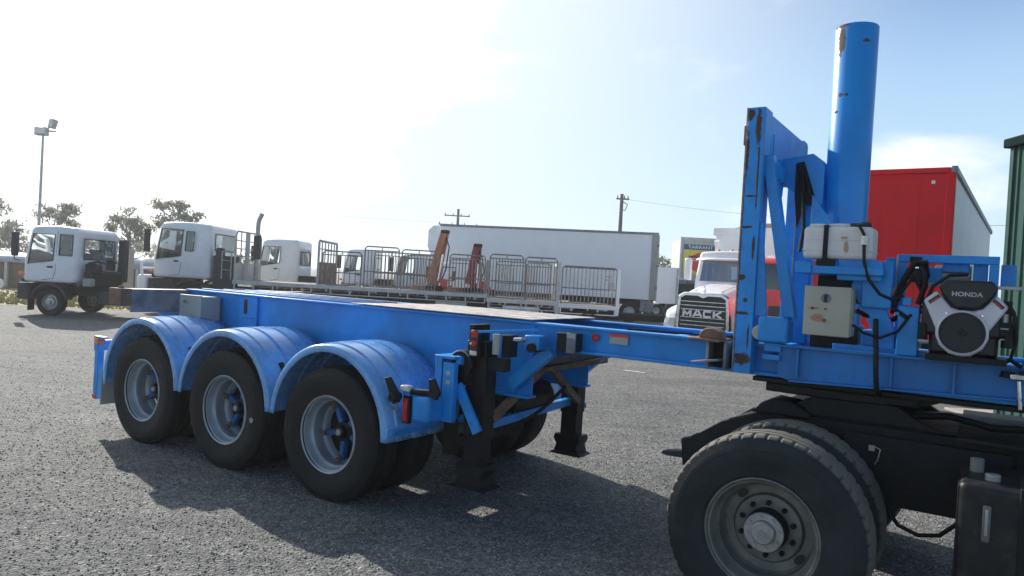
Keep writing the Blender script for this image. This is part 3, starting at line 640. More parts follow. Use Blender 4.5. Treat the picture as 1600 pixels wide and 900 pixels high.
# second post behind tank
P('tank_post', MB().box(3.06, 3.165, 1.14, 1.26, 1.455, 2.50), blue_frame, bevel=.006)
P('post_edge', MB().box(3.054, 3.062, 1.13, 1.145, 1.6, 2.3), galv, bevel=0)
P('side_plate', MB().prism([(3.26, 2.18), (3.36, 1.97), (3.36, 1.9), (3.26, 1.9)], 'y', .83, .85), blue)
P('side_plate', MB().prism([(3.20, 2.40), (3.40, 2.12), (3.40, 2.0), (3.20, 2.0)], 'y', .90, .93), blue)
# tank shelf
P('tank_shelf', MB().box(3.20, 3.66, .56, .86, 1.90, 1.945), blue, bevel=.006)
P('tank_shelf', MB().box(3.20, 3.29, .545, .562, 1.90, 1.965), blue, bevel=.006)
P('shelf_plate', MB().box(3.42, 3.65, .60, .612, 1.87, 1.985), blue, bevel=.02)
P('shelf_plate', MB().box(3.54, 3.70, .68, .70, 1.72, 1.985), blue, bevel=.02)
P('shelf_brace', MB().prism([(3.50, 1.90), (3.60, 1.90), (3.72, 1.60), (3.72, 1.47), (3.64, 1.47), (3.60, 1.60), (3.48, 1.84)], 'y', .72, .75), blue, bevel=.004)
P('back_plate', MB().box(3.27, 3.55, .86, .88, 1.74, 1.90), black)
P('lower_box', MB().box(3.26, 3.52, .78, .92, 1.46, 1.60), black)
P('base_rail', MB().box(3.40, 4.20, .72, .86, 1.462, 1.50), blue)
P('base_rail', MB().box(3.55, 3.80, .80, .95, 1.50, 1.59), blue)
# white tank
def rounded(x0, x1, y0, y1, z0, z1): return MB().box(x0, x1, y0, y1, z0, z1)
TK = P('fuel_tank', rounded(3.225, 3.595, .60, .82, 1.985, 2.175), tankwhite, bevel=.028, seg=5)
P('tank_seam', MB().box(3.223, 3.597, .598, .822, 2.036, 2.040), tankwhite, TK, .001)
P('tank_seam', MB().box(3.26, 3.55, .597, .60, 2.098, 2.101), red_p if False else tankwhite, TK, .001)
P('tank_filler', MB().box(3.255, 3.345, .61, .80, 2.165, 2.19), tankwhite, TK, .012)
P('tank_handle', MB().tube([(3.345, .70, 2.172), (3.35, .70, 2.189), (3.40, .70, 2.192), (3.45, .70, 2.19), (3.46, .70, 2.172)], .009), tankwhite, TK, 0)
P('tank_cap', MB().cyl((3.545, .68, 2.17), (3.545, .68, 2.205), .030, .028, 16).box(3.47, 3.52, .64, .70, 2.17, 2.195).cyl((3.50, .63, 2.18), (3.58, .63, 2.185), .012, .012, 8), plastic_black, TK, .002)
P('tank_strap', MB().box(3.337, 3.362, .588, .832, 1.965, 2.182), black, TK, .003)
P('strap_base', MB().box(3.31, 3.41, .565, .60, 1.925, 1.985), black, TK, .006)
P('fuel_filter', MB().cyl((3.555, .575, 2.07), (3.555, .575, 2.12), .020, .018, 12), clear, bevel=.002)
P('hose', MB().tube([(3.52, .60, 2.18), (3.54, .575, 2.15), (3.555, .575, 2.12)], .008, 8).tube([(3.555, .575, 2.07), (3.56, .57, 1.98), (3.59, .56, 1.88), (3.65, .57, 1.80), (3.71, .60, 1.775), (3.76, .62, 1.80)], .009, 8), black, bevel=0)
P('hose', MB().tube([(3.63, .64, 1.66), (3.64, .60, 1.55), (3.648, .58, 1.48), (3.655, .56, 1.38), (3.66, .60, 1.27), (3.66, .8, 1.22)], .014, 8), black, bevel=0)
# control box
CB = P('control_box', MB().box(3.262, 3.512, .602, .72, 1.55, 1.822), cream, bevel=.006)
P('box_lid', MB().box(3.255, 3.505, .588, .604, 1.545, 1.828), cream, CB, .006)
DB = P('dial', MB().cyl((3.372, .589, 1.762), (3.372, .579, 1.762), .027, .025, 24), worn_grey, CB, .002)
P('dial_switch', MB().box(3.365, 3.379, .572, .580, 1.742, 1.782), plastic_black, CB, .002)
for (x, z, r_) in ((3.303, 1.70, .007), (3.372, 1.70, .0075), (3.370, 1.633, .011)):
    P('button', MB().cyl((x, .589, z), (x, .580, z), r_, r_*.9, 12), rusty if r_ > .0072 else plastic_black, CB, 0)
# side plate of the front section
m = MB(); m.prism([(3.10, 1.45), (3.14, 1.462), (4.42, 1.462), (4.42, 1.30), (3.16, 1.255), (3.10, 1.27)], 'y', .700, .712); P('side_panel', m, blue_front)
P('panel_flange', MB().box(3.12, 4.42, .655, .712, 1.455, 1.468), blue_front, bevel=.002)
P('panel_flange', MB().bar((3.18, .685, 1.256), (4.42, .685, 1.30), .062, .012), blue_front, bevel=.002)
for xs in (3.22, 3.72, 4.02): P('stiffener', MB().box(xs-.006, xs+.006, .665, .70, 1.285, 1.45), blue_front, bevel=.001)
for xs in (3.30, 3.37, 3.44, 3.51, 3.58): P('bolt', MB().cyl((xs, .701, 1.305+(xs-3.3)*.03), (xs, .692, 1.305+(xs-3.3)*.03), .009, .009, 6), blue_beam, bevel=0)

# engine frame
m = MB(); m.box(3.70, 4.19, .86, .90, 1.995, 2.04); m.box(3.70, 3.745, .86, .90, 1.50, 1.995); m.box(4.145, 4.19, .86, .90, 1.50, 1.995); P('engine_frame', m, blue, bevel=.005)
P('frame_edge', MB().box(3.694, 3.701, .855, .90, 1.75, 2.035), galv, bevel=0)
P('valve_block', MB().box(3.63, 3.70, .92, 1.02, 1.84, 2.02).box(3.64, 3.69, .90, .93, 1.72, 1.80), blue, bevel=.004)
P('pump_block', MB().box(4.07, 4.14, .93, 1.05, 1.90, 2.0).box(4.20, 4.27, .92, 1.04, 1.88, 2.0).box(3.92, 4.05, .94, 1.05, 1.95, 2.02).box(3.85, 3.92, .95, 1.0, 1.88, 1.97), blue, bevel=.004)
P('oil_reservoir', MB().cyl((3.88, 1.02, 1.93), (4.06, 1.02, 1.93), .06, .06, 20).box(3.85, 3.87, .96, 1.08, 1.88, 1.98), hub_alu, bevel=.003)
P('cover_rail', MB().box(3.80, 4.30, .88, .95, 1.865, 1.88), galv, bevel=.002)
P('silver_pipe', MB().cyl((3.645, .85, 1.80), (3.645, .85, 1.87), .014, .014, 12), chrome, bevel=0)
P('front_column', MB().box(3.735, 3.84, .66, .76, 1.47, 1.745), blue, bevel=.006)
P('hand_valve', MB().box(3.755, 3.80, .64, .70, 1.75, 1.79).cyl((3.735, .655, 1.70), (3.735, .64, 1.70), .01, .01, 8).cyl((3.83, .655, 1.67), (3.83, .64, 1.67), .01, .01, 8), blue, bevel=.003)
HB = MB()
HB.tube([(3.72, .70, 1.80), (3.76, .66, 1.90), (3.80, .66, 1.98), (3.85, .68, 1.99), (3.86, .72, 1.92), (3.83, .75, 1.85)], .017, 10)
HB.tube([(3.71, .68, 1.78), (3.74, .66, 1.86), (3.79, .70, 1.93), (3.84, .70, 1.88)], .013, 10)
HB.tube([(3.82, .68, 1.98), (3.85, .64, 1.93), (3.86, .64, 1.86), (3.83, .66, 1.76)], .014, 10)
HB.tube([(3.70, .70, 1.70), (3.745, .65, 1.82), (3.80, .645, 1.90), (3.845, .65, 1.83), (3.85, .68, 1.70)], .011, 8)
HB.tube([(3.69, .72, 1.78), (3.72, .66, 1.72), (3.78, .65, 1.68)], .012, 8)
HB.cyl((3.81, .66, 1.93), (3.81, .80, 1.93), .05, .05, 16).box(3.78, 3.86, .72, .82, 1.88, 1.99).cyl((3.80, .74, 1.99), (3.80, .74, 2.02), .03, .03, 12)
P('hose_bundle', HB, black, bevel=0)
P('steel_tag', MB().box(3.80, 3.83, .655, .66, 1.955, 1.96), chrome, bevel=0)
# engine : front faces the camera side
ex, ez, ey = 4.045, 1.645, .56
EN = P('petrol_engine', MB().box(ex-.15, ex+.16, ey+.05, ey+.30, 1.50, 1.80).box(ex-.19, ex-.1, ey+.04, ey+.24, 1.60, 1.80).box(ex+.1, ex+.19, ey+.04, ey+.24, 1.60, 1.80), plastic_black, bevel=.02)
body = []
def ep(px, py): return (ex+px, ez+py)
sil = [ep(-.184, .138), ep(-.124, .192), ep(-.055, .108), ep(-.02, .095), ep(.045, .095), ep(.085, .110), ep(.140, .182), ep(.196, .122), ep(.118, -.005), ep(.118, -.045), ep(.095, -.10), ep(.045, -.140), ep(-.005, -.148), ep(-.055, -.135), ep(-.100, -.095), ep(-.120, -.045), ep(-.122, -.005)]
SV = P('fan_shroud', MB().prism(sil, 'y', ey, ey+.06), engsil, EN, .012, seg=3)
P('shroud_lip', MB().lathe([(0, .118), (-.012, .116), (-.016, .108), (-.008, .102), (.002, .1015)], (ex, ey, ez-.022), 'y', 48), engsil, EN, 0)
P('fan_screen', MB().lathe([(-.004, .001), (-.004, .098), (-.012, .100), (-.012, .104), (.0, .105)], (ex, ey-.002, ez-.022), 'y', 48), blacktrim, EN, 0)
m = MB()
for r_ in (.03, .045, .06, .075, .088): m.lathe([(-.005, r_-.002), (-.009, r_-.002), (-.009, r_+.002), (-.005, r_+.002)], (ex, ey, ez-.022), 'y', 40)
m.cyl((ex, ey-.004, ez-.022), (ex, ey-.012, ez-.022), .022, .018, 12)
for k in range(3): a = R(30+120*k); m.bar((ex, ey-.01, ez-.022), (ex+.04*math.cos(a), ey-.01, ez-.022+.04*math.sin(a)), .012, .004, up=(0, 1, 0))
P('fan_screen_ring', m, plastic_black, EN, 0)
P('air_cleaner_cover', MB().prism([ep(-.118, .215), ep(-.09, .252), ep(.12, .252), ep(.148, .215), ep(.128, .17), ep(.07, .103), ep(-.04, .103), ep(-.100, .17)], 'y', ey-.012, ey+.16), plastic_black, EN, .012, seg=3)
text_mesh('engine_lettering', 'HONDA', .031, galv, EN, face_mat((ex+.012, ey-.0145, ez+.178), (1, 0, 0)), .001, 1.05, .0012, 1.15)
for (x, z, a) in ((-.134, .146, 40), (.150, .136, -42)):
    P('shroud_sticker', MB().bar((ex+x-.03*math.cos(R(a)), ey-.001, ez+z-.03*math.sin(R(a))), (ex+x+.03*math.cos(R(a)), ey-.001, ez+z+.03*math.sin(R(a))), .018, .002, up=(0, 1, 0)), plastic_black, EN, 0)
    P('shroud_stripe', MB().bar((ex+x-.022*math.cos(R(a)), ey-.0025, ez+z-.003-.022*math.sin(R(a))), (ex+x+.022*math.cos(R(a)), ey-.0025, ez+z-.003+.022*math.sin(R(a))), .004, .001, up=(0, 1, 0)), signr, EN, 0)
m = MB().box(ex+.16, ex+.21, ey+.02, ey+.12, 1.62, 1.80).cyl((ex+.20, ey+.05, 1.56), (ex+.20, ey+.05, 1.66), .03, .03, 12).tube([(ex+.19, ey, 1.79), (ex+.22, ey, 1.74), (ex+.215, ey, 1.66)], .008)
P('starter_motor', MB().box(ex-.20, ex-.16, ey+.03, ey+.1, 1.56, 1.66), black, EN, .01)
P('carburettor', m, black, EN, .004)
P('oil_filter', MB().cyl((ex+.185, ey+.03, 1.69), (ex+.185, ey+.03, 1.735), .016, .016, 12).box(ex+.165, ex+.185, ey+.02, ey+.03, 1.60, 1.607).box(ex+.165, ex+.20, ey+.02, ey+.03, 1.655, 1.662).box(ex-.2, ex-.15, ey+.02, ey+.03, 1.56, 1.57), hub_alu, EN, .002)
P('engine_mount', MB().box(ex-.16, ex+.20, ey+.0, ey+.3, 1.470, 1.50), black, EN, .004)
P('muffler', MB().cyl((ex-.1, ey+.36, 1.78), (ex+.12, ey+.36, 1.78), .055, .055, 20), black, EN, .004)
for k in range(6):
    P('cooling_fin', MB().box(ex-.195, ex-.13, ey+.06, ey+.22, 1.615+.028*k, 1.621+.028*k), hub_alu, EN, 0); P('cooling_fin', MB().box(ex+.13, ex+.20, ey+.06, ey+.22, 1.615+.028*k, 1.621+.028*k), hub_alu, EN, 0)
for (x, z) in ((-.10, .02), (.10, .01), (-.075, .075), (.085, .072), (-.06, -.118), (.05, -.118)):
    P('shroud_bolt', MB().cyl((ex+x, ey-.003, ez+z), (ex+x, ey-.010, ez+z), .006, .005, 8), chrome, EN, 0)
P('hose', MB().tube([(3.52, .60, 1.62), (3.58, .58, 1.58), (3.66, .60, 1.56), (3.74, .64, 1.60), (3.80, .66, 1.70)], .008, 8), black, bevel=0)
P('hose', MB().tube([(3.86, .64, 1.72), (3.88, .60, 1.80), (3.90, .58, 1.86), (3.97, .60, 1.92), (4.05, .66, 1.93)], .010, 8), black, bevel=0)
P('hose', MB().tube([(4.22, .60, 1.78), (4.27, .58, 1.72), (4.28, .60, 1.6), (4.26, .62, 1.5), (4.20, .66, 1.47)], .009, 8), black, bevel=0)
P('hose', MB().tube([(3.52, .70, 1.70), (3.60, .74, 1.66), (3.70, .78, 1.66), (3.78, .80, 1.72)], .014, 8), black, bevel=0)
P('wire_loom', MB().tube([(2.1, .71, 1.47), (2.4, .72, 1.475), (2.85, .74, 1.48), (3.1, .73, 1.475)], .008, 6), black, bevel=0)
# couplings at the nose of the trailer
P('air_coupling', MB().cyl((4.30, .62, 1.43), (4.36, .62, 1.43), .020, .020, 12).cyl((4.255, .64, 1.41), (4.255, .64, 1.44), .04, .03, 14).tube([(4.22, .66, 1.47), (4.26, .64, 1.50), (4.31, .62, 1.47)], .012), black, bevel=0)
P('glad_hand', MB().box(4.265, 4.38, .60, .66, 1.405, 1.430).cyl((4.30, .63, 1.40), (4.315, .63, 1.25), .010, .010, 10), chrome, bevel=.004)
# kingpin plate
P('skid_plate', MB().box(2.95, 4.38, .74, 1.70, 1.225, 1.25), black)

# ------------------------------------------------------------------ prime mover (same local frame)
PM = empty('prime_mover', W0, RZ, label='rear of dark prime mover coupled under the blue trailer nose, dusty dual tyres', cat='truck')
def Q(name, mb, mt, parent=PM, bevel=.004, **k): return build(name, mb, mt, parent, bevel, **k)
AX = 3.232
for y in (.80, 1.64):
    prof = [(2.52, .60), (2.50, .78), (2.56, .80), (2.76, .94), (3.0, 1.03), (3.10, 1.045), (5.6, 1.045), (5.6, .80), (3.0, .78), (2.62, .62)]
    Q('chassis_rail', MB().prism(prof, 'y', y-.035, y+.035), black_chas, bevel=.012)
Q('cross_member', MB().box(2.52, 2.62, .84, 1.60, .62, .78), black_chas)
Q('tail_bracket', MB().prism([(2.36, .655), (2.38, .675), (2.54, .70), (2.54, .65), (2.40, .645)], 'y', .78, .86), blacktrim, bevel=.006)
Q('fifth_wheel_ramp', MB().add([(2.62, .84, .84), (2.62, 1.6, .84), (3.0, 1.6, 1.02), (3.0, .84, 1.02), (2.62, .84, .80), (2.62, 1.6, .80), (3.0, 1.6, .98), (3.0, .84, .98)],
                             [(0, 1, 2, 3), (7, 6, 5, 4), (0, 4, 5, 1), (1, 5, 6, 2), (2, 6, 7, 3), (3, 7, 4, 0)]), black_chas)
fw = [(3.05, .98), (3.0, 1.1), (3.12, 1.0), (3.02, 1.34), (3.12, 1.44)]
Q('fifth_wheel', MB().prism([(3.02, .78), (3.02, 1.08), (3.2, 1.18), (3.2, 1.26), (3.02, 1.36), (3.02, 1.66), (3.5, 1.70), (3.85, 1.60), (3.95, 1.22), (3.85, .84), (3.5, .74)], 'z', 1.165, 1.222), black, bevel=.01)
Q('fifth_wheel_base', MB().prism([(3.10, 1.045), (3.30, 1.17), (3.75, 1.17), (3.95, 1.045)], 'y', .78, .84).prism([(3.10, 1.045), (3.30, 1.17), (3.75, 1.17), (3.95, 1.045)], 'y', 1.60, 1.66), black)
Q('fifth_wheel_base', MB().box(3.05, 4.2, .78, 1.66, 1.048, 1.065), black)
Q('grease_lump', MB().prism([(2.95, 1.03), (3.0, 1.09), (3.08, 1.13), (3.2, 1.12), (3.3, 1.06), (3.3, 1.03)], 'y', .72, .95), black_chas, bevel=.02)
Q('diff_housing', MB().sphere((AX, CT, .56), .22, 10).cyl((AX, .45, .525), (AX, 2*CT-.45, .525), .085, .085, 18), black_chas, bevel=0)
Q('spring_pack', MB().bar((2.75, .80, .72), (3.75, .80, .72), .08, .06).bar((2.75, 1.64, .72), (3.75, 1.64, .72), .08, .06), black_chas)
Q('side_plate', MB().box(3.5, 4.3, .70, .735, .62, 1.0), black_chas)
for x in (3.6, 3.72, 3.84, 3.96, 4.05):
    for z in (.72, .93): Q('bolt', MB().cyl((x, .70, z), (x, .69, z), .012, .012, 6), black_chas, bevel=0)
Q('hose_clip', MB().box(3.63, 3.66, .685, .695, .915, .945).tube([(3.66, .69, .94), (3.69, .68, .93), (3.68, .68, .87), (3.665, .69, .84)], .004), galv, bevel=0)
Q('air_line', MB().tube([(3.7, .7, .66), (3.8, .68, .53), (3.9, .67, .50), (4.0, .68, .52), (4.08, .7, .6)], .012), black, bevel=0)
Q('suzi_line', MB().tube([(3.75, .90, 1.10), (4.0, .95, 1.13), (4.2, .92, 1.10), (4.5, .95, 1.12)], .02), black, bevel=0)
Q('walk_plate', MB().box(4.05, 5.4, .60, 1.84, 1.05, 1.07), black_chas)
Q('drive_shaft', MB().cyl((AX, CT, .6), (5.5, CT, .75), .06, .06, 14), black, bevel=0)
# fuel tank
FT = Q('diesel_tank', MB().box(4.085, 5.3, .08, .62, .40, .955), tank_black, bevel=.035, seg=4)
Q('tank_edge', MB().box(4.082, 4.09, .10, .60, .43, .93), tank_black, FT, .003)
Q('sight_gauge', MB().box(4.185, 4.215, .068, .078, .70, .865), rim_dirty, FT, .008); Q('sight_glass', MB().box(4.194, 4.206, .063, .069, .73, .85), galv, FT, .002)
Q('tank_cap', MB().cyl((4.215, .22, .95), (4.215, .22, .985), .032, .032, 20), hub_alu, FT, .004)
Q('breather_cap', MB().cyl((4.15, .38, .95), (4.15, .38, 1.02), .030, .030, 20), rim_dirty, FT, .004)
Q('tank_bracket', MB().box(4.32, 4.37, .068, .63, .39, .965), black_chas, FT, .004)
Q('front_axle', MB().cyl((6.6, .2, .5), (6.6, 2.24, .5), .06, .06, 12), black, bevel=0)
# drive wheels
def drive_tyre():
    prof = tyre_profile(.275, .522, .288)
    nseg = 240
    def fn(i, j, r_):
        if r_ > .50 and (i % 5 == 0):
            if j in (14, 15, 16) or j in (len(prof)-15, len(prof)-16, len(prof)-17): return r_-.009
        return r_
    return MB().lathe(prof, (0, 0, 0), 'y', nseg, fn, closed=True)
def make_drive_wheel(outer=True):
    T = build('wheel', drive_tyre(), rubber_dusty, None, ang=24)
    rp = [(.002, .280), (-.006, .290), (-.002, .297), (.006, .294), (.014, .276), (.04, .268), (.07, .262), (.085, .250), (.15, .246), (.170, .232), (.172, .190), (.178, .182), (.166, .174), (.152, .170), (.150, .160), (.149, .05)]
    build('rim', MB().lathe(rp, (0, 0, 0), 'y', 72), rim_dirty, T, solid=.006, ang=30)
    if outer:
        for k in range(4):
            a = R(37+90*k if k % 2 else 37+90*k); a = R((132, -38, 40, 220)[k])
            if k > 1: continue
            c_, s_ = math.cos(a), math.sin(a)
            m_ = MB(); pts = []
            for q in range(16):
                tt = 2*PI*q/16; u_, v_ = .020*math.cos(tt)*1.0, .034*math.sin(tt)
                pts.append((c_*(.212+u_)-s_*v_, .158, s_*(.212+u_)+c_*v_))
            m_.add(pts, [tuple(range(16))]); build('hand_hole', m_, plastic_black, T, recalc=False)
        for k in range(10):
            a = 2*PI*(k+.5)/10
            m_ = MB().cyl((.140*math.cos(a), .152, .140*math.sin(a)), (.140*math.cos(a), .122, .140*math.sin(a)), .0145, .0145, 6).cyl((.140*math.cos(a), .122, .140*math.sin(a)), (.140*math.cos(a), .108, .140*math.sin(a)), .0075, .0075, 8)
            build('wheel_nut', m_, black_chas, T, 0)
        build('hub', MB().lathe([(.15, .112), (.085, .108), (.08, .104), (.07, .104), (.07, .100)], (0, 0, 0), 'y', 40), black_chas, T)
        build('hub_flange', MB().lathe([(.068, .103), (.058, .103), (.055, .100), (.053, .066), (.046, .064), (.034, .060), (.028, .052), (.026, .018), (.021, .016), (.021, .001)], (0, 0, 0), 'y', 40), hub_alu, T, ang=30)
        for k in range(8):
            a = 2*PI*(k+.3)/8
            build('hub_bolt', MB().cyl((.084*math.cos(a), .057, .084*math.sin(a)), (.084*math.cos(a), .044, .084*math.sin(a)), .0095, .0095, 6), hub_alu, T, 0)
    return T
first = [True, True]
dwo = make_drive_wheel(); dwi = make_drive_wheel(False)
place_wheel(dwo, 0, AX, 0, .515, 0, 0, PM); place_wheel(dwi, 1, AX, .66, .515, PI, 0, PM)
place_wheel(dwo, 0, AX, 2*CT, .515, PI, .5, PM); place_wheel(dwi, 1, AX, 2*CT-.66, .515, 0, 0, PM)
#BACKGROUND#
# ------------------------------------------------------------------ background vehicles
def shell(d, holes=(), r=.08, warp=None, step=.35, skip=('bottom',)):
    x0, x1, y0, y1, z0, z1 = d
    def axis(a, b, extra):
        s = {a, b, a+r, b-r, a+r*.35, b-r*.35, a+r*.7, b-r*.7}
        n_ = max(1, int((b-a-2*r)/step))
        for i in range(1, n_): s.add(a+r+(b-a-2*r)*i/n_)
        ex = sorted(extra); s = [v for v in s if all(abs(v-e_) > .012 for e_ in ex)]+ex
        return sorted(set(round(v, 5) for v in s))
    ex = {'x': set(), 'y': set(), 'z': set()}
    for (f, a0, a1, b0, b1) in holes:
        ex['y' if f in ('front', 'back') else 'x'] |= {a0, a1}; ex['z'] |= {b0, b1}
    X, Y, Z = axis(x0, x1, ex['x']), axis(y0, y1, ex['y']), axis(z0, z1, ex['z'])
    lo, hi = Vector((x0+r, y0+r, z0+r)), Vector((x1-r, y1-r, z1-r))
    def mp_(p):
        p = Vector(p); q = Vector([min(max(p[i], lo[i]), hi[i]) for i in range(3)]); dv = p-q
        if dv.length > 1e-9: p = q+dv.normalized()*r
        return warp(p) if warp else p
    body = MB(); idx = {}; gl_ = [MB() for _ in holes]; gi = [dict() for _ in holes]
    def vid(mb, dct, p):
        k = tuple(round(c_, 4) for c_ in p)
        if k not in dct: dct[k] = len(mb.v); mb.v.append(tuple(mp_(p)))
        return dct[k]
    def face(fn, A, B, mk):
        for i in range(len(A)-1):
            for j in range(len(B)-1):
                ca, cb = (A[i]+A[i+1])/2, (B[j]+B[j+1])/2; tgt = None
                for k, (f, a0, a1, b0, b1) in enumerate(holes):
                    if f == fn and a0 < ca < a1 and b0 < cb < b1: tgt = k
                ps = [mk(A[i], B[j]), mk(A[i+1], B[j]), mk(A[i+1], B[j+1]), mk(A[i], B[j+1])]
                if tgt is None: body.f.append(tuple(vid(body, idx, p) for p in ps))
                else: gl_[tgt].f.append(tuple(vid(gl_[tgt], gi[tgt], p) for p in ps))
    if 'front' not in skip: face('front', Y, Z, lambda a, b_: (x1, a, b_))
    if 'back' not in skip: face('back', Y, Z, lambda a, b_: (x0, a, b_))
    if 'left' not in skip: face('left', X, Z, lambda a, b_: (a, y1, b_))
    if 'right' not in skip: face('right', X, Z, lambda a, b_: (a, y0, b_))
    if 'top' not in skip: face('top', X, Y, lambda a, b_: (a, b_, z1))
    if 'bottom' not in skip: face('bottom', X, Y, lambda a, b_: (a, b_, z0))
    c0 = Vector(((x0+x1)/2, (y0+y1)/2, (z0+z1)/2))
    for g_ in gl_:
        g_.v = [tuple(Vector(v)+(c0-Vector(v)).normalized()*.012) for v in g_.v]
    return body, gl_

def simple_wheel(parent, x, y, r_=.5, w=.26, rimm=None, out_=1, name='wheel'):
    T = build(name, MB().lathe([(-w/2, r_*.58), (-w/2-.01, r_*.75), (-w/2+.01, r_*.94), (-w/2+.04, r_), (w/2-.04, r_), (w/2-.01, r_*.94), (w/2+.01, r_*.75), (w/2, r_*.58)], (0, 0, 0), 'y', 36, closed=True), rubber, parent, ang=30)
    o_ = out_
    build('rim', MB().lathe([(o_*(w/2), r_*.6), (o_*(w/2-.03), r_*.55), (o_*(w/2-.09), r_*.50), (o_*(w/2-.08), r_*.36), (o_*(w/2-.03), r_*.30), (o_*(w/2-.02), r_*.14), (o_*(w/2+.02), r_*.12), (o_*(w/2+.02), .001)], (0, 0, 0), 'y', 28), rimm or rim_grey, T, ang=30)
    T.location = (x, y, r_-.01); return T

def cabover(root, L_, Wd, z0, z1, wheel_x, wr, pm=whitep, winz=None, gm_=glass, bump_z=.45, qwin=True, rear=(.25, .8), rake=.18, wheel=True, roofstep=0.0, doorx=None, wl=None):
    hw = Wd/2; wz0 = winz[0]; wz1 = winz[1]
    def warp(p):
        zz = p.z; zlo = z0+.25
        tri = (zz-zlo)/(wz0-zlo) if zlo < zz <= wz0 else ((wz1-zz)/(wz1-wz0) if wz0 < zz < wz1 else 0)
        p = Vector(p); p.z -= .17*tri*max(0, min(1, (p.x+1.05)/.95))
        t_ = max(0, p.z-wz0+.1)
        fx = (p.x+L_)/L_
        p = Vector(p); p.x -= rake*t_*max(0, fx)**2+.11*max(0, fx)**4*(p.y/hw)**2
        p.y *= 1-.035*t_
        if p.z > z1-.12: p.z -= .05*max(0, fx-.55)/.45+roofstep*max(0, .35-fx)
        return p
    holes = [('left', -.88, -.12, wz0, wz1), ('right', -.88, -.12, wz0, wz1), ('front', -hw+.16, hw-.16, wz0-.05, wz1+.02)]
    if wl: holes[0] = ('left', *wl); holes[1] = ('right', *wl)
    if qwin: holes += [('left', qwin[0], qwin[1], wz0+.08, wz1-.02), ('right', qwin[0], qwin[1], wz0+.08, wz1-.02)]
    if rear: holes.append(('back', rear[0], rear[1], rear[2], rear[3]))
    bm_, gs = shell((-L_, 0, -hw, hw, z0, z1), holes, .15, warp)
    C_ = build('cab', bm_, pm, root, solid=.05, ang=50)
    for k, g_ in enumerate(gs):
        build('window', g_, glass_dark if (qwin and k in (3, 4)) else gm_, C_)
        # rubber surround: dark tube along the hole border
    def wline(pts): return [tuple(warp(Vector(p))) for p in pts]
    for s_ in (1, -1):
        build('door_seam', MB().tube(wline([(-1.0, s_*(hw+.001), wz1+.06), (-1.0, s_*(hw+.002), z0+.35), (-.95, s_*(hw+.002), z0+.15), (-.62, s_*(hw+.002), z0+.1)]), .006, 5), blacktrim, C_)
        build('door_handle', MB().box(-.93, -.78, s_*hw-.01, s_*(hw+.015), wz0-.28, wz0-.23), blacktrim, C_)
        a0, a1, b0, b1 = holes[0][1:]
        build('window_seal', MB().tube(wline([(a0, s_*hw, b0), (a1, s_*hw, b0), (a1, s_*hw, b1), (a0, s_*hw, b1), (a0, s_*hw, b0)]), .016, 5), blacktrim, C_)
        if qwin:
            a0, a1, b0, b1 = holes[3][1:]
            build('window_seal', MB().tube(wline([(a0, s_*hw, b0), (a1, s_*hw, b0), (a1, s_*hw, b1), (a0, s_*hw, b1), (a0, s_*hw, b0)]), .014, 5), blacktrim, C_)
        fx_ = -rake*(wz0-wz0+.1)
        Mr = build('mirror', MB().box(-.06, .14, s_*(hw+.10), s_*(hw+.17), wz0+.0, wz1-.02), blacktrim, root, .03)
        build('mirror_arm', MB().tube([(-.12, s_*(hw-.05), wz1+.05), (.02, s_*(hw+.12), wz1+.03), (.05, s_*(hw+.13), wz1-.05)], .014, 6).tube([(-.02, s_*hw, wz0-.12), (.05, s_*(hw+.13), wz0-.08), (.05, s_*(hw+.13), wz0+.02)], .014, 6), blacktrim, Mr)
        build('corner_lamp', MB().box(-.10, .012, s_*(hw-.06), s_*(hw+.008), z0+.20, z0+.28), amber, C_)
        build('headlight', MB().box(-.02, .02, s_*(hw-.08), s_*(hw-.45), z0-.18, z0+.02), clear, root, .01)
    if rear:
        a0, a1, b0, b1 = rear
        build('window_seal', MB().tube([(-L_-.003, a0, b0), (-L_-.003, a1, b0), (-L_+.0, a1*.985, b1), (-L_+.0, a0*.985, b1), (-L_-.003, a0, b0)], .016, 5), blacktrim, C_)
    build('seat', MB().box(-1.25, -.85, -.75, -.2, z0+.2, z0+.9).box(-1.28, -1.1, -.72, -.22, z0+.9, wz0+.30), seatm, C_, .05)
    build('seat', MB().box(-1.25, -.85, .2, .75, z0+.2, z0+.9).box(-1.28, -1.1, .22, .72, z0+.9, wz0+.30), seatm, C_, .05)
    build('dashboard', MB().box(-.5, -.14, -hw+.1, hw-.1, z0+.2, wz0-.02), ins, C_, .04)
    build('cab_floor', MB().box(-L_+.06, -.06, -hw+.06, hw-.06, z0+.02, z0+.12), ins, C_)
    build('bumper', MB().box(-.28, .03, -hw+.0, hw-.0, bump_z, z0-.004), blacktrim, root, .04)
    build('grille', MB().box(-.01, .012, -hw+.5, hw-.5, z0+.12, z0+.5), blacktrim, C_)
    for s_ in (1, -1):
        arch = [(wheel_x+math.cos(R(a))*(wr+.14), wr+math.sin(R(a))*(wr+.14)) for a in range(8, 173, 12)]+[(wheel_x+math.cos(R(a))*(wr+.07), wr+math.sin(R(a))*(wr+.07)) for a in range(172, 7, -12)]
        build('wheel_arch', MB().prism(arch, 'y', s_*(hw-.32), s_*(hw+.02)), blacktrim, root, .008)
        build('step', MB().box(wheel_x+.55, -.25, s_*(hw-.3), s_*(hw-.02), bump_z, z0-.02), blacktrim, root, .03) if wheel_x+.55 < -.3 else None
        if wheel: simple_wheel(root, wheel_x, s_*(hw-.16), wr, .24, galv, s_)
    return C_
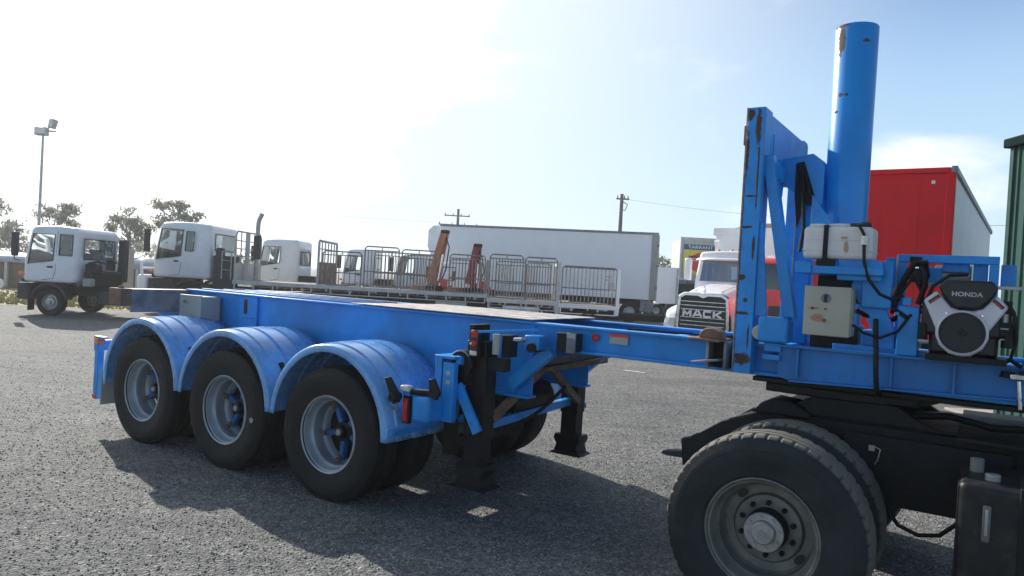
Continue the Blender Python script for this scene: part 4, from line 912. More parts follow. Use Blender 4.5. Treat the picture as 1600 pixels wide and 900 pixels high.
def chassis(root, x0, x1, z, rear_x=None, wr=.4, hw=1.1):
    for s_ in (1, -1): build('chassis_rail', MB().box(x0, x1, s_*.40-.04, s_*.40+.04, z-.22, z), black_chas, root)
    if rear_x is not None:
        for s_ in (1, -1):
            simple_wheel(root, rear_x, s_*(hw-.14), wr, .24, rim_grey, s_); simple_wheel(root, rear_x, s_*(hw-.43), wr, .24, rim_grey, -s_)
        build('rear_axle', MB().cyl((rear_x, -hw+.3, wr), (rear_x, hw-.3, wr), .07, .07, 10), black, root)

# truck 1 (nearest the left edge)
t1 = empty('cab_chassis_truck', (-13.62, 21.22, 0), PI, label='white cab chassis truck with black mirrors, leftmost, nothing on its chassis', cat='truck')
cabover(t1, 1.55, 2.25, .88, 2.50, -.86, .385, winz=(1.60, 2.28), qwin=(-1.44, -1.08), rear=(-.85, .75, 1.60, 2.17), bump_z=.42, roofstep=.12, wl=(-.92, -.17, 1.55, 2.25))
chassis(t1, -6.2, -.3, .78, -4.9, .40)
build('engine_cover', MB().box(-1.88, -1.62, -.75, .85, .80, 1.28), black, t1, .06)
build('engine_parts', MB().box(-2.0, -1.65, .55, .85, 1.2, 1.5), black, t1, .05); build('engine_parts', MB().cyl((-1.75, -.3, 1.3), (-1.75, -.3, 1.6), .12, .12, 12), black, t1)
build('engine_parts', MB().tube([(-1.75, .8, 1.5), (-1.75, .4, 1.55), (-1.8, 0, 1.5), (-1.75, -.6, 1.55)], .035, 8), black, t1)
build('air_intake', MB().box(-1.85, -1.62, -1.12, -.88, .95, 2.25), blacktrim, t1, .05)
build('washer_bottle', MB().box(-2.0, -1.75, .90, 1.1, .86, 1.08), mflap, t1, .03)
build('battery_box', MB().box(-3.1, -2.2, .65, 1.1, .38, .72), blacktrim, t1, .03); build('fuel_tank', MB().box(-4.0, -3.2, .60, 1.1, .35, .75), black, t1, .06)
build('mudflap', MB().box(-.30, -.28, .85, 1.12, .12, .45), blacktrim, t1)

# truck 2 with long tray
t2 = empty('flatbed_truck', (-11.75, 24.75, 0), PI, label='white flatbed truck with bull bar, tall exhaust stack and long caged tray', cat='truck')
cabover(t2, 1.95, 2.4, 1.12, 2.98, -1.32, .50, winz=(1.95, 2.70), qwin=(-1.38, -1.12), rear=(-.9, .85, 2.1, 2.65), bump_z=.62, roofstep=.15, wl=(-.98, -.12, 1.88, 2.72))
build('bull_bar', MB().box(.05, .42, -1.18, 1.18, .62, 1.20), whitep, t2, .10, seg=3)
build('bull_bar_hoop', MB().tube([(.30, 1.05, 1.15), (.34, 1.05, 1.62), (.34, .75, 1.68), (.34, -.75, 1.68), (.34, -1.05, 1.62), (.30, -1.05, 1.15)], .05, 8).tube([(.32, 1.04, 1.42), (.32, -1.04, 1.42)], .03, 8), whitep, t2)
chassis(t2, -10.9, -.3, .95, -7.4, .50, 1.2); 
build('black_side_panel', MB().box(-2.75, -2.02, .8, 1.15, .7, 1.95), blacktrim, t2, .04); build('air_intake', MB().box(-2.35, -2.1, .95, 1.18, 1.3, 2.2), blacktrim, t2, .05)
build('exhaust_stack', MB().tube([(-3.1, .2, 1.0), (-3.1, .2, 3.1), (-3.13, .2, 3.25), (-3.22, .2, 3.45)], .075, 12), galv, t2); build('exhaust_guard', MB().cyl((-3.1, .2, 1.9), (-3.1, .2, 2.7), .12, .12, 16), blacktrim, t2)
build('white_post', MB().box(-2.95, -2.85, .45, .60, 1.2, 2.75), offwhite, t2)
build('ladder', MB().tube([(-2.35, 1.22, 1.2), (-2.35, 1.22, 2.1)], .02, 6).tube([(-2.65, 1.22, 1.2), (-2.65, 1.22, 2.1)], .02, 6).tube([(-2.35, 1.22, 2.1), (-2.65, 1.22, 2.1)], .02, 6).tube([(-2.35, 1.22, 1.5), (-2.65, 1.22, 1.5)], .02, 6).tube([(-2.35, 1.22, 1.8), (-2.65, 1.22, 1.8)], .02, 6), galv, t2)
def tray(root, x0, x1, hw, z, mt=offwhite, step=.62):
    D = build('tray_deck', MB().box(x0, x1, -hw, hw, z-.03, z+.03), woodp, root, .004)
    for s_ in (1, -1):
        build('coaming_rail', MB().box(x0, x1, s_*hw-.02, s_*(hw+.035), z-.07, z+.05), mt, D, .006)
        build('tie_rail', MB().tube([(x0+.05, s_*(hw+.02), z-.23), (x1-.05, s_*(hw+.02), z-.23)], .02, 6), mt, D)
        n_ = int(abs(x1-x0)/step)
        for i in range(n_+1):
            xx = x0+.06+(x1-x0-.12)*i/n_
            build('rail_post', MB().box(xx-.02, xx+.02, s_*(hw-.02), s_*(hw+.02), z-.24, z-.06), mt, D, 0)
    for i in range(int(abs(x1-x0)/.8)): build('cross_bearer', MB().box(x0+.4+.8*i-.03, x0+.4+.8*i+.03, -hw+.05, hw-.05, z-.15, z-.03), mt, D, 0)
    return D
def gate(root, x0, x1, y, z0, z1, nb=9, hoop=.12, mid=True, axis='x', mt=galv, r_=.015, top2=True):
    m_ = MB(); nb = int(nb*1.35); mt = cagem if mt is galv else mt
    f_ = (lambda a, z: (a, y, z)) if axis == 'x' else (lambda a, z: (y, a, z))
    zt = z1-hoop
    m_.tube([f_(x0, z0), f_(x0, z1-.07), f_(x0+.07, z1), f_(x1-.07, z1), f_(x1, z1-.07), f_(x1, z0)], .024, 6)
    m_.tube([f_(x0, zt), f_(x1, zt)], .018, 6)
    if mid: m_.tube([f_(x0, z0+(zt-z0)*.45), f_(x1, z0+(zt-z0)*.45)], .020, 6)
    m_.tube([f_(x0, z0+.06), f_(x1, z0+.06)], .018, 6)
    for i in range(1, nb+1):
        a = x0+(x1-x0)*i/(nb+1); m_.tube([f_(a, z0+.06), f_(a, zt)], r_, 5)
    m_.tube([f_((x0+x1)/2, zt), f_((x0+x1)/2, z1)], .016, 5)
    return build('cage_gate', m_, mt, root)
TX = -2.72; tl = -10.95; hw2 = 1.22; dz = 1.14
tray(t2, tl, TX, hw2, dz)
# head board (across) and second board
hb = MB(); hb.tube([(TX-.03, hw2-.03, dz), (TX-.03, hw2-.03, 2.62), (TX-.03, hw2-.18, 2.78), (TX-.03, -hw2+.18, 2.78), (TX-.03, -hw2+.03, 2.62), (TX-.03, -hw2+.03, dz)], .03, 8)
for zz in (1.98, 2.22, 2.48): hb.tube([(TX-.03, hw2-.03, zz), (TX-.03, -hw2+.03, zz)], .02, 6)
for yy in (-.75, 0, .7): hb.tube([(TX-.03, yy, 1.7), (TX-.03, yy, 2.78)], .02, 6)
H_ = build('headboard', hb, galv, t2); build('headboard_panel', MB().box(TX-.05, TX-.01, -hw2+.03, hw2-.03, dz+.02, 1.74), offwhite, H_)
hx = -5.45
hb = MB(); hb.tube([(hx, hw2-.03, dz), (hx, hw2-.03, 2.55), (hx, hw2-.1, 2.62), (hx, -hw2+.1, 2.62), (hx, -hw2+.03, 2.55), (hx, -hw2+.03, dz)], .04, 8)
hb.tube([(hx, hw2-.03, 2.36), (hx, -hw2+.03, 2.36)], .02, 6)
for yy in (-.8, -.4, 0, .4, .8): hb.tube([(hx, yy, 1.9), (hx, yy, 2.62)], .022, 6)
H_ = build('rear_headboard', hb, galv, t2)
for k in range(6): build('board', MB().box(hx-.02, hx+.02, -hw2+.06+k*.39, -hw2+.06+k*.39+.375, dz+.05, 1.93), woodp, H_, .004)
for (a, b_, zt_, nb) in ((-6.85, -5.6, 2.30, 5), (-8.05, -6.95, 2.52, 7), (-9.25, -8.15, 2.48, 8), (-10.85, -9.7, 2.42, 8)):
    gate(t2, a, b_, hw2, dz+.02, zt_, nb); 
for (a, b_, zt_, nb) in ((-8.0, -6.8, 2.42, 6), (-9.1, -8.0, 2.38, 6), (-10.6, -9.5, 2.3, 7)): gate(t2, a, b_, -hw2, dz+.02, zt_, nb)
gate(t2, -hw2+.05, hw2-.05, -10.9, dz+.02, 2.3, 8, axis='y')
build('toolbox', MB().box(-10.3, -9.3, .75, 1.2, .55, .88), offwhite, t2, .02); build('toolbox', MB().box(-3.6, -2.9, .75, 1.2, .60, .9), offwhite, t2, .02)
build('mudguard', MB().box(-8.0, -6.8, .8, 1.2, .98, 1.01).bar((-8.0, 1.0, 1.0), (-8.15, 1.0, .7), .4, .03).bar((-6.8, 1.0, 1.0), (-6.65, 1.0, .7), .4, .03), blacktrim, t2)

# cranes standing on the tray
def crane(name, wx, wy, label, cm_, top, lean, ht):
    o = empty(name, (wx, wy, 1.175), 0, label=label, cat='crane')
    cm_ = cm_
    B_ = build('crane_base', MB().box(-.28, .28, -.35, .35, 0, .18), black, o, .03)
    build('column', MB().cyl((0, 0, .15), (0, 0, ht*.42), .13, .11, 16), cm_, o)
    build('main_boom', MB().bar((-.18, -.05, .30), (lean, -.05, ht), .20, .22, up=(1, 0, 0)), cm_, o, .015)
    build('outer_boom', MB().bar((lean+.10, .06, ht-.02), (.12, .06, .55), .12, .13, up=(1, 0, 0)), cm_, o, .015)
    build('boom_tip', MB().box(lean-.10, lean+.18, -.16, .14, ht-.06, ht+.06), black, o, .02)
    build('lift_ram', MB().cyl((.12, -.14, .35), (lean*.5+.12, -.14, ht*.62), .045, .045, 12), chrome, o)
    build('valve_bank', MB().box(.2, .42, -.25, .15, .12, .42), redpaint, o, .02)
    for k in range(3): build('hose', MB().tube([(.22, -.15+.08*k, .35), (.35, -.15+.08*k, .75), (lean+.2, -.1+.05*k, ht*.75), (lean+.05, 0, ht-.1)], .018, 6), black, o)
    for s_ in (1, -1): build('outrigger', MB().box(s_*.28, s_*.75, -.1, .1, .02, .16), cm_, o, .01)
crane('loader_crane', -2.62, 24.7, 'folded orange loader crane standing on the long white tray', orange, 0, .22, 2.02)
crane('loader_crane', -1.32, 24.75, 'folded red and black loader crane behind the tray gates', darkred, 0, .05, 1.62)

# truck B: shorter tray with cages, nearer
t3 = empty('flatbed_truck', (5.35, 23.1, 0), 0, label='caged tray truck with off white tail frame and separate barred side gate, before box trailer', cat='truck')
tray(t3, -6.1, -3.98, 1.1, 1.07, step=.5); tray(t3, -3.92, -2.15, 1.1, 1.03, whitebox, .6)
for (a, b_, zt_, nb) in ((-6.05, -5.05, 2.45, 8), (-4.98, -4.02, 2.42, 8)): gate(t3, a, b_, -1.1, 1.1, zt_, nb)
for (a, b_, zt_, nb) in ((-5.9, -4.9, 2.3, 6), (-4.9, -4.1, 2.3, 6)): gate(t3, a, b_, 1.05, 1.1, zt_, nb)
gate(t3, -3.85, -2.2, -1.1, 1.06, 2.22, 10, hoop=.03)
build('tail_frame', MB().box(-4.02, -3.90, -1.12, -1.0, .60, 2.32).box(-4.02, -3.90, 1.0, 1.12, .60, 2.32).box(-4.0, -3.92, -1.0, 1.0, 2.2, 2.3), offwhite, t3, .01)
build('white_end_post', MB().box(-2.20, -2.10, -1.14, -1.04, .80, 2.2), whitep, t3, .01)
build('gate_latch', MB().box(-2.55, -2.3, -1.13, -1.1, 1.85, 1.88).box(-2.55, -2.3, -1.13, -1.1, 1.95, 1.98).box(-2.42, -2.28, -1.13, -1.1, 1.55, 1.8), galv, t3)
build('toolbox', MB().box(-5.6, -4.5, -1.08, -.6, .58, .92), whitebox, t3, .02)
chassis(t3, -6.0, -.2, .86, -3.0, .48, 1.15)
build('tail_strut', MB().bar((-4.6, -1.0, 1.0), (-4.2, -1.0, .55), .05, .05), offwhite, t3)

# other cabs behind
def back_cab(x, y, label, rz=PI, top=2.7, L_=1.6, wl=(-.95, -.15, 1.75, 2.4), q=None, rear=(-.75, .75, 1.8, 2.35)):
    o = empty('cab_chassis_truck', (x, y, 0), rz, label=label, cat='truck')
    cabover(o, L_, 2.15, 1.0, top, -.9, .42, winz=(wl[2], wl[3]), qwin=q, rear=rear, bump_z=.5, wl=wl)
    chassis(o, -6.5, -.3, .85, -4.8, .42); build('engine_cover', MB().box(-2.4, -1.68, -.8, .9, .85, 1.35), black, o, .05); return o
back_cab(-10.6, 31.0, 'small white truck cab with arched roof behind the tray headboard', L_=1.75, top=2.82, wl=(-.98, -.10, 1.85, 2.5))
back_cab(-8.15, 35.5, 'white truck cab seen through the first cage gates', top=2.72)
back_cab(-5.35, 33.5, 'white truck cab left of the orange crane behind the cages', top=2.55)
back_cab(-3.3, 30.0, 'white crew cab just behind the orange crane', L_=2.0, top=2.25, wl=(-.98, -.15, 1.55, 2.05), rear=(-.7, .7, 1.6, 2.0))

# semi box trailer
bx_r = math.atan2(-2.3, 10.2)
bt = empty('box_trailer', (-3.72, 36.3, 0), bx_r, label='long plain white refrigerated box semi trailer parked behind the cages', cat='trailer')
BLn = 10.6
bb, _ = shell((0, BLn, 0, 2.5, 1.12, 4.22), [], .05, None, 1.2, skip=())
build('box_body', bb, whitebox, bt)
build('roof_rail', MB().box(-.02, BLn+.02, -.025, .03, 4.14, 4.25).box(-.02, BLn+.02, 2.47, 2.525, 4.14, 4.25), worn_grey, bt)
build('bottom_rail', MB().box(0, BLn, -.02, .03, 1.10, 1.32), whitebox, bt, .004)
build('rear_frame', MB().box(BLn-.22, BLn+.03, -.035, .02, 1.05, 4.2).box(BLn, BLn+.06, -.02, 2.52, 1.05, 4.26), greybox, bt, .006)
for z in (1.6, 2.6, 3.6): build('hinge', MB().box(BLn+.03, BLn+.12, -.06, .03, z, z+.14), worn_grey, bt)
build('fridge_unit', MB().prism([(-.05, 2.55), (-.55, 2.7), (-.75, 3.1), (-.75, 3.95), (-.55, 4.18), (-.05, 4.2)], 'y', .3, 2.2), whitep, bt, .05)
build('chassis_rail', MB().box(.5, BLn-.2, .7, .8, .82, 1.12).box(.5, BLn-.2, 1.7, 1.8, .82, 1.12), black_chas, bt)
build('underrun', MB().box(BLn-.6, BLn, -.0, .06, .55, 1.06).bar((BLn-1.3, .05, .85), (BLn-.1, .05, .50), .05, .06), worn_grey, bt)
build('side_marker', MB().box(BLn-.15, BLn-.03, -.045, -.02, 1.05, 1.12), red_p, bt)
for k in range(3):
    for y in (.12, 2.38): simple_wheel(bt, BLn-3.6+1.25*k, y, .48, .30, rim_grey, -1 if y < 1 else 1)
build('landing_leg', MB().box(2.4, 2.55, .5, .65, .1, 1.1), black_chas, bt); build('landing_leg', MB().box(2.4, 2.55, 1.85, 2.0, .1, 1.1), black_chas, bt)
build('side_panel_box', MB().box(BLn-5.6, BLn-4.5, .0, .5, .55, 1.02), black_chas, bt, .02)

# small white truck body and dark container beyond
sb = empty('small_box_truck', (8.1, 41.0, 0), 0, label='small white box truck body just right of the long white box trailer', cat='truck')
build('box_body', MB().box(0, 1.25, 0, 4, .8, 2.85), whitebox, sb, .03); build('door_post', MB().box(1.1, 1.2, -.03, 0, .8, 2.8), galv, sb)
for y in (.5, 3.2):
    for x in (.18, 1.07): simple_wheel(sb, x, y, .38, .24)
dc = empty('dark_container', (9.3, 44.0, 0), 0, label='dark open shed container between small white body and white bonneted truck', cat='container')
build('container_frame', MB().box(0, 3.6, 0, .08, 2.0, 2.2).box(0, .12, 0, 3, 0, 2.2).box(3.5, 3.6, 0, 3, 0, 2.2).box(0, 3.6, 0, 3, 2.15, 2.22), worn_grey, dc)
build('container_back', MB().box(.1, 3.5, 2.8, 2.9, 0, 2.15), ins, dc); build('container_side', MB().box(.1, 3.5, .3, .36, 0, 2.1), ins, dc)

# container stack with signs
def container(x, y, z, label, rows):
    o = empty('container', (x, y, z), 0, label=label, cat='container')
    m_ = MB(); n_ = 24; pts = []
    Lc = 6.0
    for i in range(n_): 
        a = i*Lc/n_; w_ = Lc/n_; pts += [(a, 0), (a+w_*.4, 0), (a+w_*.5, .04), (a+w_*.9, .04)]
    pts += [(Lc, 0), (Lc, 2.4), (0, 2.4)]
    m_.prism(pts, 'z', .12, 2.42); build('container_side', m_, offwhite, o, flat=True)
    build('container_frame', MB().box(-.02, .12, -.03, .1, 0, 2.58).box(Lc-.12, Lc+.02, -.03, .1, 0, 2.58).box(-.02, Lc+.02, -.03, .08, 2.42, 2.59).box(-.02, Lc+.02, -.03, .08, 0, .14), offwhite, o, .01)
    B_ = build('banner', MB().box(.20, 2.9, -.06, -.035, .25, 2.15), signy, o)
    build('banner_strip', MB().box(.20, 2.9, -.068, -.06, 1.83, 2.15), signb, B_)
    text_mesh('banner_lettering', 'TARRANT', .27, signk, B_, face_mat((1.22, -.072, 1.99), (1, 0, 0)), .003, 1.02, .006, 1.25)
    if rows:
        build('banner_oval', MB().prism([(1.6+1.12*math.cos(a), 1.05+.66*math.sin(a)) for a in np.linspace(0, 2*PI, 41)[:-1]], 'y', -.068, -.06), signr, B_, ang=60)
        text_mesh('banner_lettering', 'CONTAINER', .28, signk, B_, face_mat((1.6, -.072, 1.22), (1, 0, 0)), .003, 1.0, .006, 1.05)
        text_mesh('banner_lettering', 'HIRE', .30, signk, B_, face_mat((1.5, -.072, .84), (1, 0, 0)), .003, 1.0, .006, 1.1)
    else:
        text_mesh('banner_lettering', 'TARRANT', .46, signn, B_, face_mat((1.55, -.072, 1.45), (1, 0, 0)), .003, 1.0, .010, 1.15)
        text_mesh('banner_lettering', 'HIRE', .34, signn, B_, face_mat((1.55, -.072, .90), (1, 0, 0)), .003, 1.0, .006, 1.1)
container(10.25, 45, 2.30, 'white shipping container with yellow sign and red oval, on top', True)
container(10.1, 44.8, -.30, 'white shipping container with yellow sign, bottom of the stack', False)

# ------------------------------------------------------------------ white bonneted truck
mk = empty('bonneted_tipper_truck', (5.12, 19.4, 0), math.atan2(-.815, -.58), label='white bonneted tipper truck with chrome grille heaped with brown soil', cat='truck')
def K(name, mb, mt, parent=mk, bevel=.01, **k): return build(name, mb, mt, parent, bevel, **k)
# bonnet loft
GW = 1.22
st_ = [(-.02, .72, .62, 1.60), (-.12, .76, .62, 1.66), (-.5, .77, .7, 1.76), (-1.1, .81, .8, 1.87), (-1.9, .86, .9, 1.97)]
m = MB(); K_ = 18
for (x, w_, zb, zt_) in st_:
    for i in range(K_+1):
        a = PI*i/K_; ca, sa = math.cos(a), math.sin(a); e_ = .42
        y = w_*math.copysign(abs(ca)**e_, ca); z = zb+(zt_-zb)*abs(sa)**e_
        m.v.append((x, y, z))
for j in range(len(st_)-1):
    for i in range(K_): m.f.append((j*(K_+1)+i, j*(K_+1)+i+1, (j+1)*(K_+1)+i+1, (j+1)*(K_+1)+i))
BN = K('bonnet', m, whitep, bevel=0, solid=.03, ang=50)
for s_ in (1, -1): K('bonnet_crease', MB().tube([(-.25, s_*.36, 1.705), (-1.1, s_*.40, 1.865), (-1.88, s_*.46, 1.972)], .008, 6), whitebox, BN, 0)
# grille
gp = [(-.50, .60), (.50, .60), (.54, .75), (.50, 1.50), (.40, 1.57), (.12, 1.57), (.0, 1.51), (-.12, 1.57), (-.40, 1.57), (-.50, 1.50), (-.54, .75)]
go_ = [(-.60, .50), (.60, .50), (.66, .75), (.60, 1.56), (.46, 1.66), (.14, 1.67), (.0, 1.64), (-.14, 1.67), (-.46, 1.66), (-.60, 1.56), (-.66, .75)]
gp = [(y*GW, z) for y, z in gp]; go_ = [(y*GW*.98, z) for y, z in go_]
G_ = K('grille_surround', MB().add([(.02, y, z) for y, z in go_]+[(.07, y*.93, z*.97+.03) for y, z in go_]+[(.07, y, z) for y, z in gp]+[(.0, y, z) for y, z in gp],
     [(i, (i+1) % 11, 11+(i+1) % 11, 11+i) for i in range(11)]+[(11+i, 11+(i+1) % 11, 22+(i+1) % 11, 22+i) for i in range(11)]+[(22+i, 22+(i+1) % 11, 33+(i+1) % 11, 33+i) for i in range(11)]), chrome, bevel=.008)
K('grille_back', MB().add([(.01, y, z) for y, z in gp], [tuple(range(11))]), plastic_black, G_, 0)
for k in range(8):
    z = .68+.105*k
    if k in (4,): K('grille_bar', MB().box(.03, .05, -.5*GW, .5*GW, z-.07, z+.06), plastic_black, G_, 0); continue
    K('grille_bar', MB().bar((.045, -.5*GW, z), (.045, .5*GW, z), .03, .025), chrome, G_, .004)
m = MB(); bw = .050
def stroke(x0_, z0_, x1_, z1_): m.bar((.068, x0_, z0_), (.068, x1_, z1_), bw, .018, up=(1, 0, 0))
zb_, zt_ = 1.015, 1.185
for (cx_, segs) in ((-.42, [(-.10, 0, -.10, 1), (-.10, .95, 0, .25), (0, .25, .10, .95), (.10, 0, .10, 1)]), (-.13, [(-.11, 0, -.02, 1), (.02, 1, .11, 0), (-.05, .32, .05, .32)]),
                    (.14, [(-.09, .15, -.09, .85), (-.10, .90, .10, .90), (-.10, .10, .10, .10)]), (.42, [(-.10, 0, -.10, 1), (-.08, .42, .10, 1), (-.05, .52, .11, 0)])):
    for (a_, b_, c_, d_) in segs: stroke(cx_+a_, zb_+b_*(zt_-zb_), cx_+c_, zb_+d_*(zt_-zb_))
K('grille_lettering', m, whitep, G_, 0)
K('name_plate', MB().box(.048, .058, -.5*GW, .5*GW, .985, 1.215), plastic_black, G_, 0)
K('bonnet_ornament', MB().sphere((-.04, 0, 1.76), .035, 6, (1.2, .7, 1.3)).sphere((.0, 0, 1.82), .026, 6).box(-.1, .0, -.02, .02, 1.66, 1.73), chrome, BN, 0)
for s_ in (1, -1):
    arc = [(-.62, .55)]
    m = MB()
    out_ = []
    for (x, ztop, zb) in ((.0, .95, .60), (-.08, 1.12, .58), (-.25, 1.24, .60), (-.6, 1.30, .98), (-1.0, 1.27, .98), (-1.35, 1.12, .90), (-1.55, .85, .60)):
        for (yy, zz) in ((.60, zb), (.60, ztop+.04), (.80, ztop+.03), (1.0, ztop-.02), (1.13, ztop-.12), (1.16, zb+.08), (1.14, zb)): m.v.append((x-(.10*(yy-.6) if x > -.1 else 0)*2, s_*yy, zz))
    for j in range(6):
        for i in range(6): m.f.append((j*7+i, j*7+i+1, (j+1)*7+i+1, (j+1)*7+i))
    m.f.append((0, 1, 2, 3, 4, 5, 6))
    K('front_guard', m, whitep, bevel=0, ang=60)
    K('headlight', MB().box(-.04, -.0, s_*.70, s_*.98, .72, .95), clear, bevel=.02)
    simple_wheel(mk, -.80, s_*.98, .52, .28, rim_grey, s_)
    K('side_mirror', MB().box(-2.05, -1.93, s_*1.18, s_*1.40, 2.0, 2.66), whitep, bevel=.05)
    K('mirror_arm', MB().tube([(-2.1, s_*1.05, 2.7), (-2.0, s_*1.29, 2.72), (-2.0, s_*1.29, 2.6)], .022, 6).tube([(-2.1, s_*1.05, 1.9), (-2.0, s_*1.29, 1.92), (-2.0, s_*1.29, 2.1)], .018, 6), blacktrim, bevel=0)
    K('stack_pipe', MB().tube([(-3.75, s_*1.05, 1.2), (-3.75, s_*1.05, 2.9), (-3.72, s_*1.05, 3.1), (-3.62, s_*1.05, 3.3)], .085, 12), whitep, bevel=0)
K('front_bumper', MB().box(-.06, .12, -1.12, 1.12, .30, .56), whitep, bevel=.04)
hm = shell((-3.4, -1.85, -1.06, 1.06, 1.0, 2.86), [('front', -.90, .90, 2.0, 2.62), ('left', -2.75, -2.05, 2.0, 2.6), ('right', -2.75, -2.05, 2.0, 2.6), ('back', -.5, .5, 2.1, 2.5)], .10, lambda p: Vector((p.x-(.22*max(0, p.z-1.95) if p.x > -2.3 else 0)-(.06*(p.y/1.06)**2 if p.x > -2 else 0), p.y*(1-.06*max(0, p.z-1.9)), p.z+(.05*(1-(p.y/1.06)**2) if p.z > 2.8 else 0))))
C_ = K('cab', hm[0], whitep, bevel=0, solid=.04, ang=50)
for k, g_ in enumerate(hm[1]): K('windscreen' if k == 0 else 'window', g_, glass_blue if k == 0 else glass, C_, 0)
K('sun_visor', MB().add([(-2.02, y*1.0, 2.68+.03*(1-y*y)) for y in (-1, -.5, 0, .5, 1)]+[(-1.80-.05*y*y, y*1.02, 2.62+.03*(1-y*y)) for y in (-1, -.5, 0, .5, 1)], [(i, i+1, 6+i, 5+i) for i in range(4)]), whitep, C_, 0, solid=.02)
K('seat', MB().box(-3.0, -2.6, -.8, -.3, 1.3, 2.45).box(-3.0, -2.6, .3, .8, 1.3, 2.45), seatm, C_, .06); K('dashboard', MB().box(-2.3, -1.98, -.95, .95, 1.5, 1.98), ins, C_, .04)
K('cab_floor', MB().box(-3.35, -1.9, -1.0, 1.0, 1.02, 1.1), ins, C_)
for y in (-.5, -.1, .3): K('roof_lamp', MB().sphere((-2.3, y, 2.93), .05, 6, (1.3, 1, .8)), amber, C_, 0)
K('beacon', MB().cyl((-2.5, .55, 2.9), (-2.5, .55, 3.12), .09, .07, 14), amber, C_, .02)
K('tipper_body', MB().box(-8.6, -3.95, -1.22, 1.22, 1.15, 3.52), whitebox, bevel=.02); K('tipper_rim', MB().box(-8.65, -3.88, -1.29, 1.29, 3.50, 3.74), whitep, bevel=.02)
m = MB(); gx, gy = 24, 14
for i in range(gx+1):
    for j in range(gy+1):
        u_, v_ = i/gx, j/gy; hh = (math.sin(PI*u_)**.7)*(math.sin(PI*v_)**.8)
        m.v.append((-8.4+4.3*u_, -1.1+2.2*v_, 3.72+.34*hh*(1+.1*math.sin(7*u_+3*v_))))
for i in range(gx):
    for j in range(gy): m.f.append((i*(gy+1)+j, (i+1)*(gy+1)+j, (i+1)*(gy+1)+j+1, i*(gy+1)+j+1))
tag(build('soil_heap', m, dirtm, None), 'heap of reddish brown soil on top of the white tipper body', 'soil'); bpy.data.objects['soil_heap'].matrix_world = Matrix.Translation(mk.location) @ Matrix.Rotation(mk.rotation_euler.z, 4, 'Z')
K('chassis_rail', MB().box(-8.5, -.5, .35, .45, .75, 1.05).box(-8.5, -.5, -.45, -.35, .75, 1.05), black_chas)
for x in (-6.1, -7.4):
    for s_ in (1, -1): simple_wheel(mk, x, s_*.98, .52, .28, rim_grey, s_); simple_wheel(mk, x, s_*.66, .52, .28, rim_grey, -s_)

# red truck next to it
rt = empty('red_truck', (6.78, 17.3, 0), math.atan2(-.815, -.58), label='red truck cab partly hidden behind the upright blue frame', cat='truck')
cabover(rt, 1.9, 2.3, .95, 2.66, -1.0, .5, pm=redpaint, winz=(2.05, 2.45), wl=(-.85, -.2, 1.8, 2.4), qwin=None, rear=None, bump_z=.45, gm_=glass_dark)
chassis(rt, -6.5, -.3, .9, -5, .5); build('red_guard', MB().box(-1.6, -.1, .9, 1.2, .5, 1.2), redpaint, rt, .1)

# red fronted curtain trailer
rcd = Vector((.582, .813, 0)); rc = empty('curtain_trailer', (8.05, 13.5, 0), math.atan2(rcd.y, rcd.x), label='tall curtain sided trailer with red front wall and white side curtain', cat='trailer')
zt = 4.28
build('front_wall', MB().box(0, .10, 0, 2.5, 1.05, zt-.1), redcurt, rc, .02)
build('front_panel', MB().box(-.006, .0, .55, 1.1, 1.3, zt-.2), redcurt, rc, .012); build('front_panel', MB().box(-.006, .0, 1.2, 2.4, 1.3, zt-.2), redcurt, rc, .012)
build('corner_post', MB().box(-.03, .13, -.03, .12, 1.0, zt-.06), redcurt, rc, .02); build('corner_post', MB().box(-.03, .13, 2.38, 2.53, 1.0, zt-.06), redcurt, rc, .02)
build('roof_edge', MB().box(-.06, 14, -.05, .05, zt-.1, zt+.02).box(0, 14, 2.45, 2.55, zt-.1, zt+.02), worn_grey, rc, .01)
build('front_edge', MB().box(-.05, .08, .05, 2.45, zt-.1, zt+.0), redcurt, rc, .02); build('roof_sheet', MB().box(0, 14, .05, 2.45, zt-.06, zt-.02), curtain, rc)
m = MB(); nx = 90
for i in range(nx+1):
    x = .14+13.7*i/nx; y = -.0+.006*math.sin(i*2.1)*math.sin(i*.7+1)
    m.v += [(x, y, 1.0), (x, y, zt-.1)]
for i in range(nx): m.f.append((2*i, 2*i+2, 2*i+3, 2*i+1))
build('side_curtain', m, curtain, rc); build('side_curtain', MB().box(.1, 13.8, 2.49, 2.5, 1.0, zt-.1), curtain, rc)
build('deck', MB().box(0, 14, 0, 2.5, .98, 1.14), worn_grey, rc); build('chassis_rail', MB().box(.3, 13.5, .7, .8, .65, 1.0).box(.3, 13.5, 1.7, 1.8, .65, 1.0), black_chas, rc)
build('landing_leg', MB().box(2.3, 2.45, .45, .6, .08, 1.0), black_chas, rc, .01); build('landing_leg', MB().box(2.3, 2.45, 1.9, 2.05, .08, 1.0), black_chas, rc, .01)
build('marker_lamp', MB().box(-.035, -.02, .3, .36, zt-.3, zt-.24), clear, rc)
for k in range(3):
    for y in (.2, 2.3): simple_wheel(rc, 9.5+1.25*k, y, .5, .3, rim_grey, -1 if y < 1 else 1)

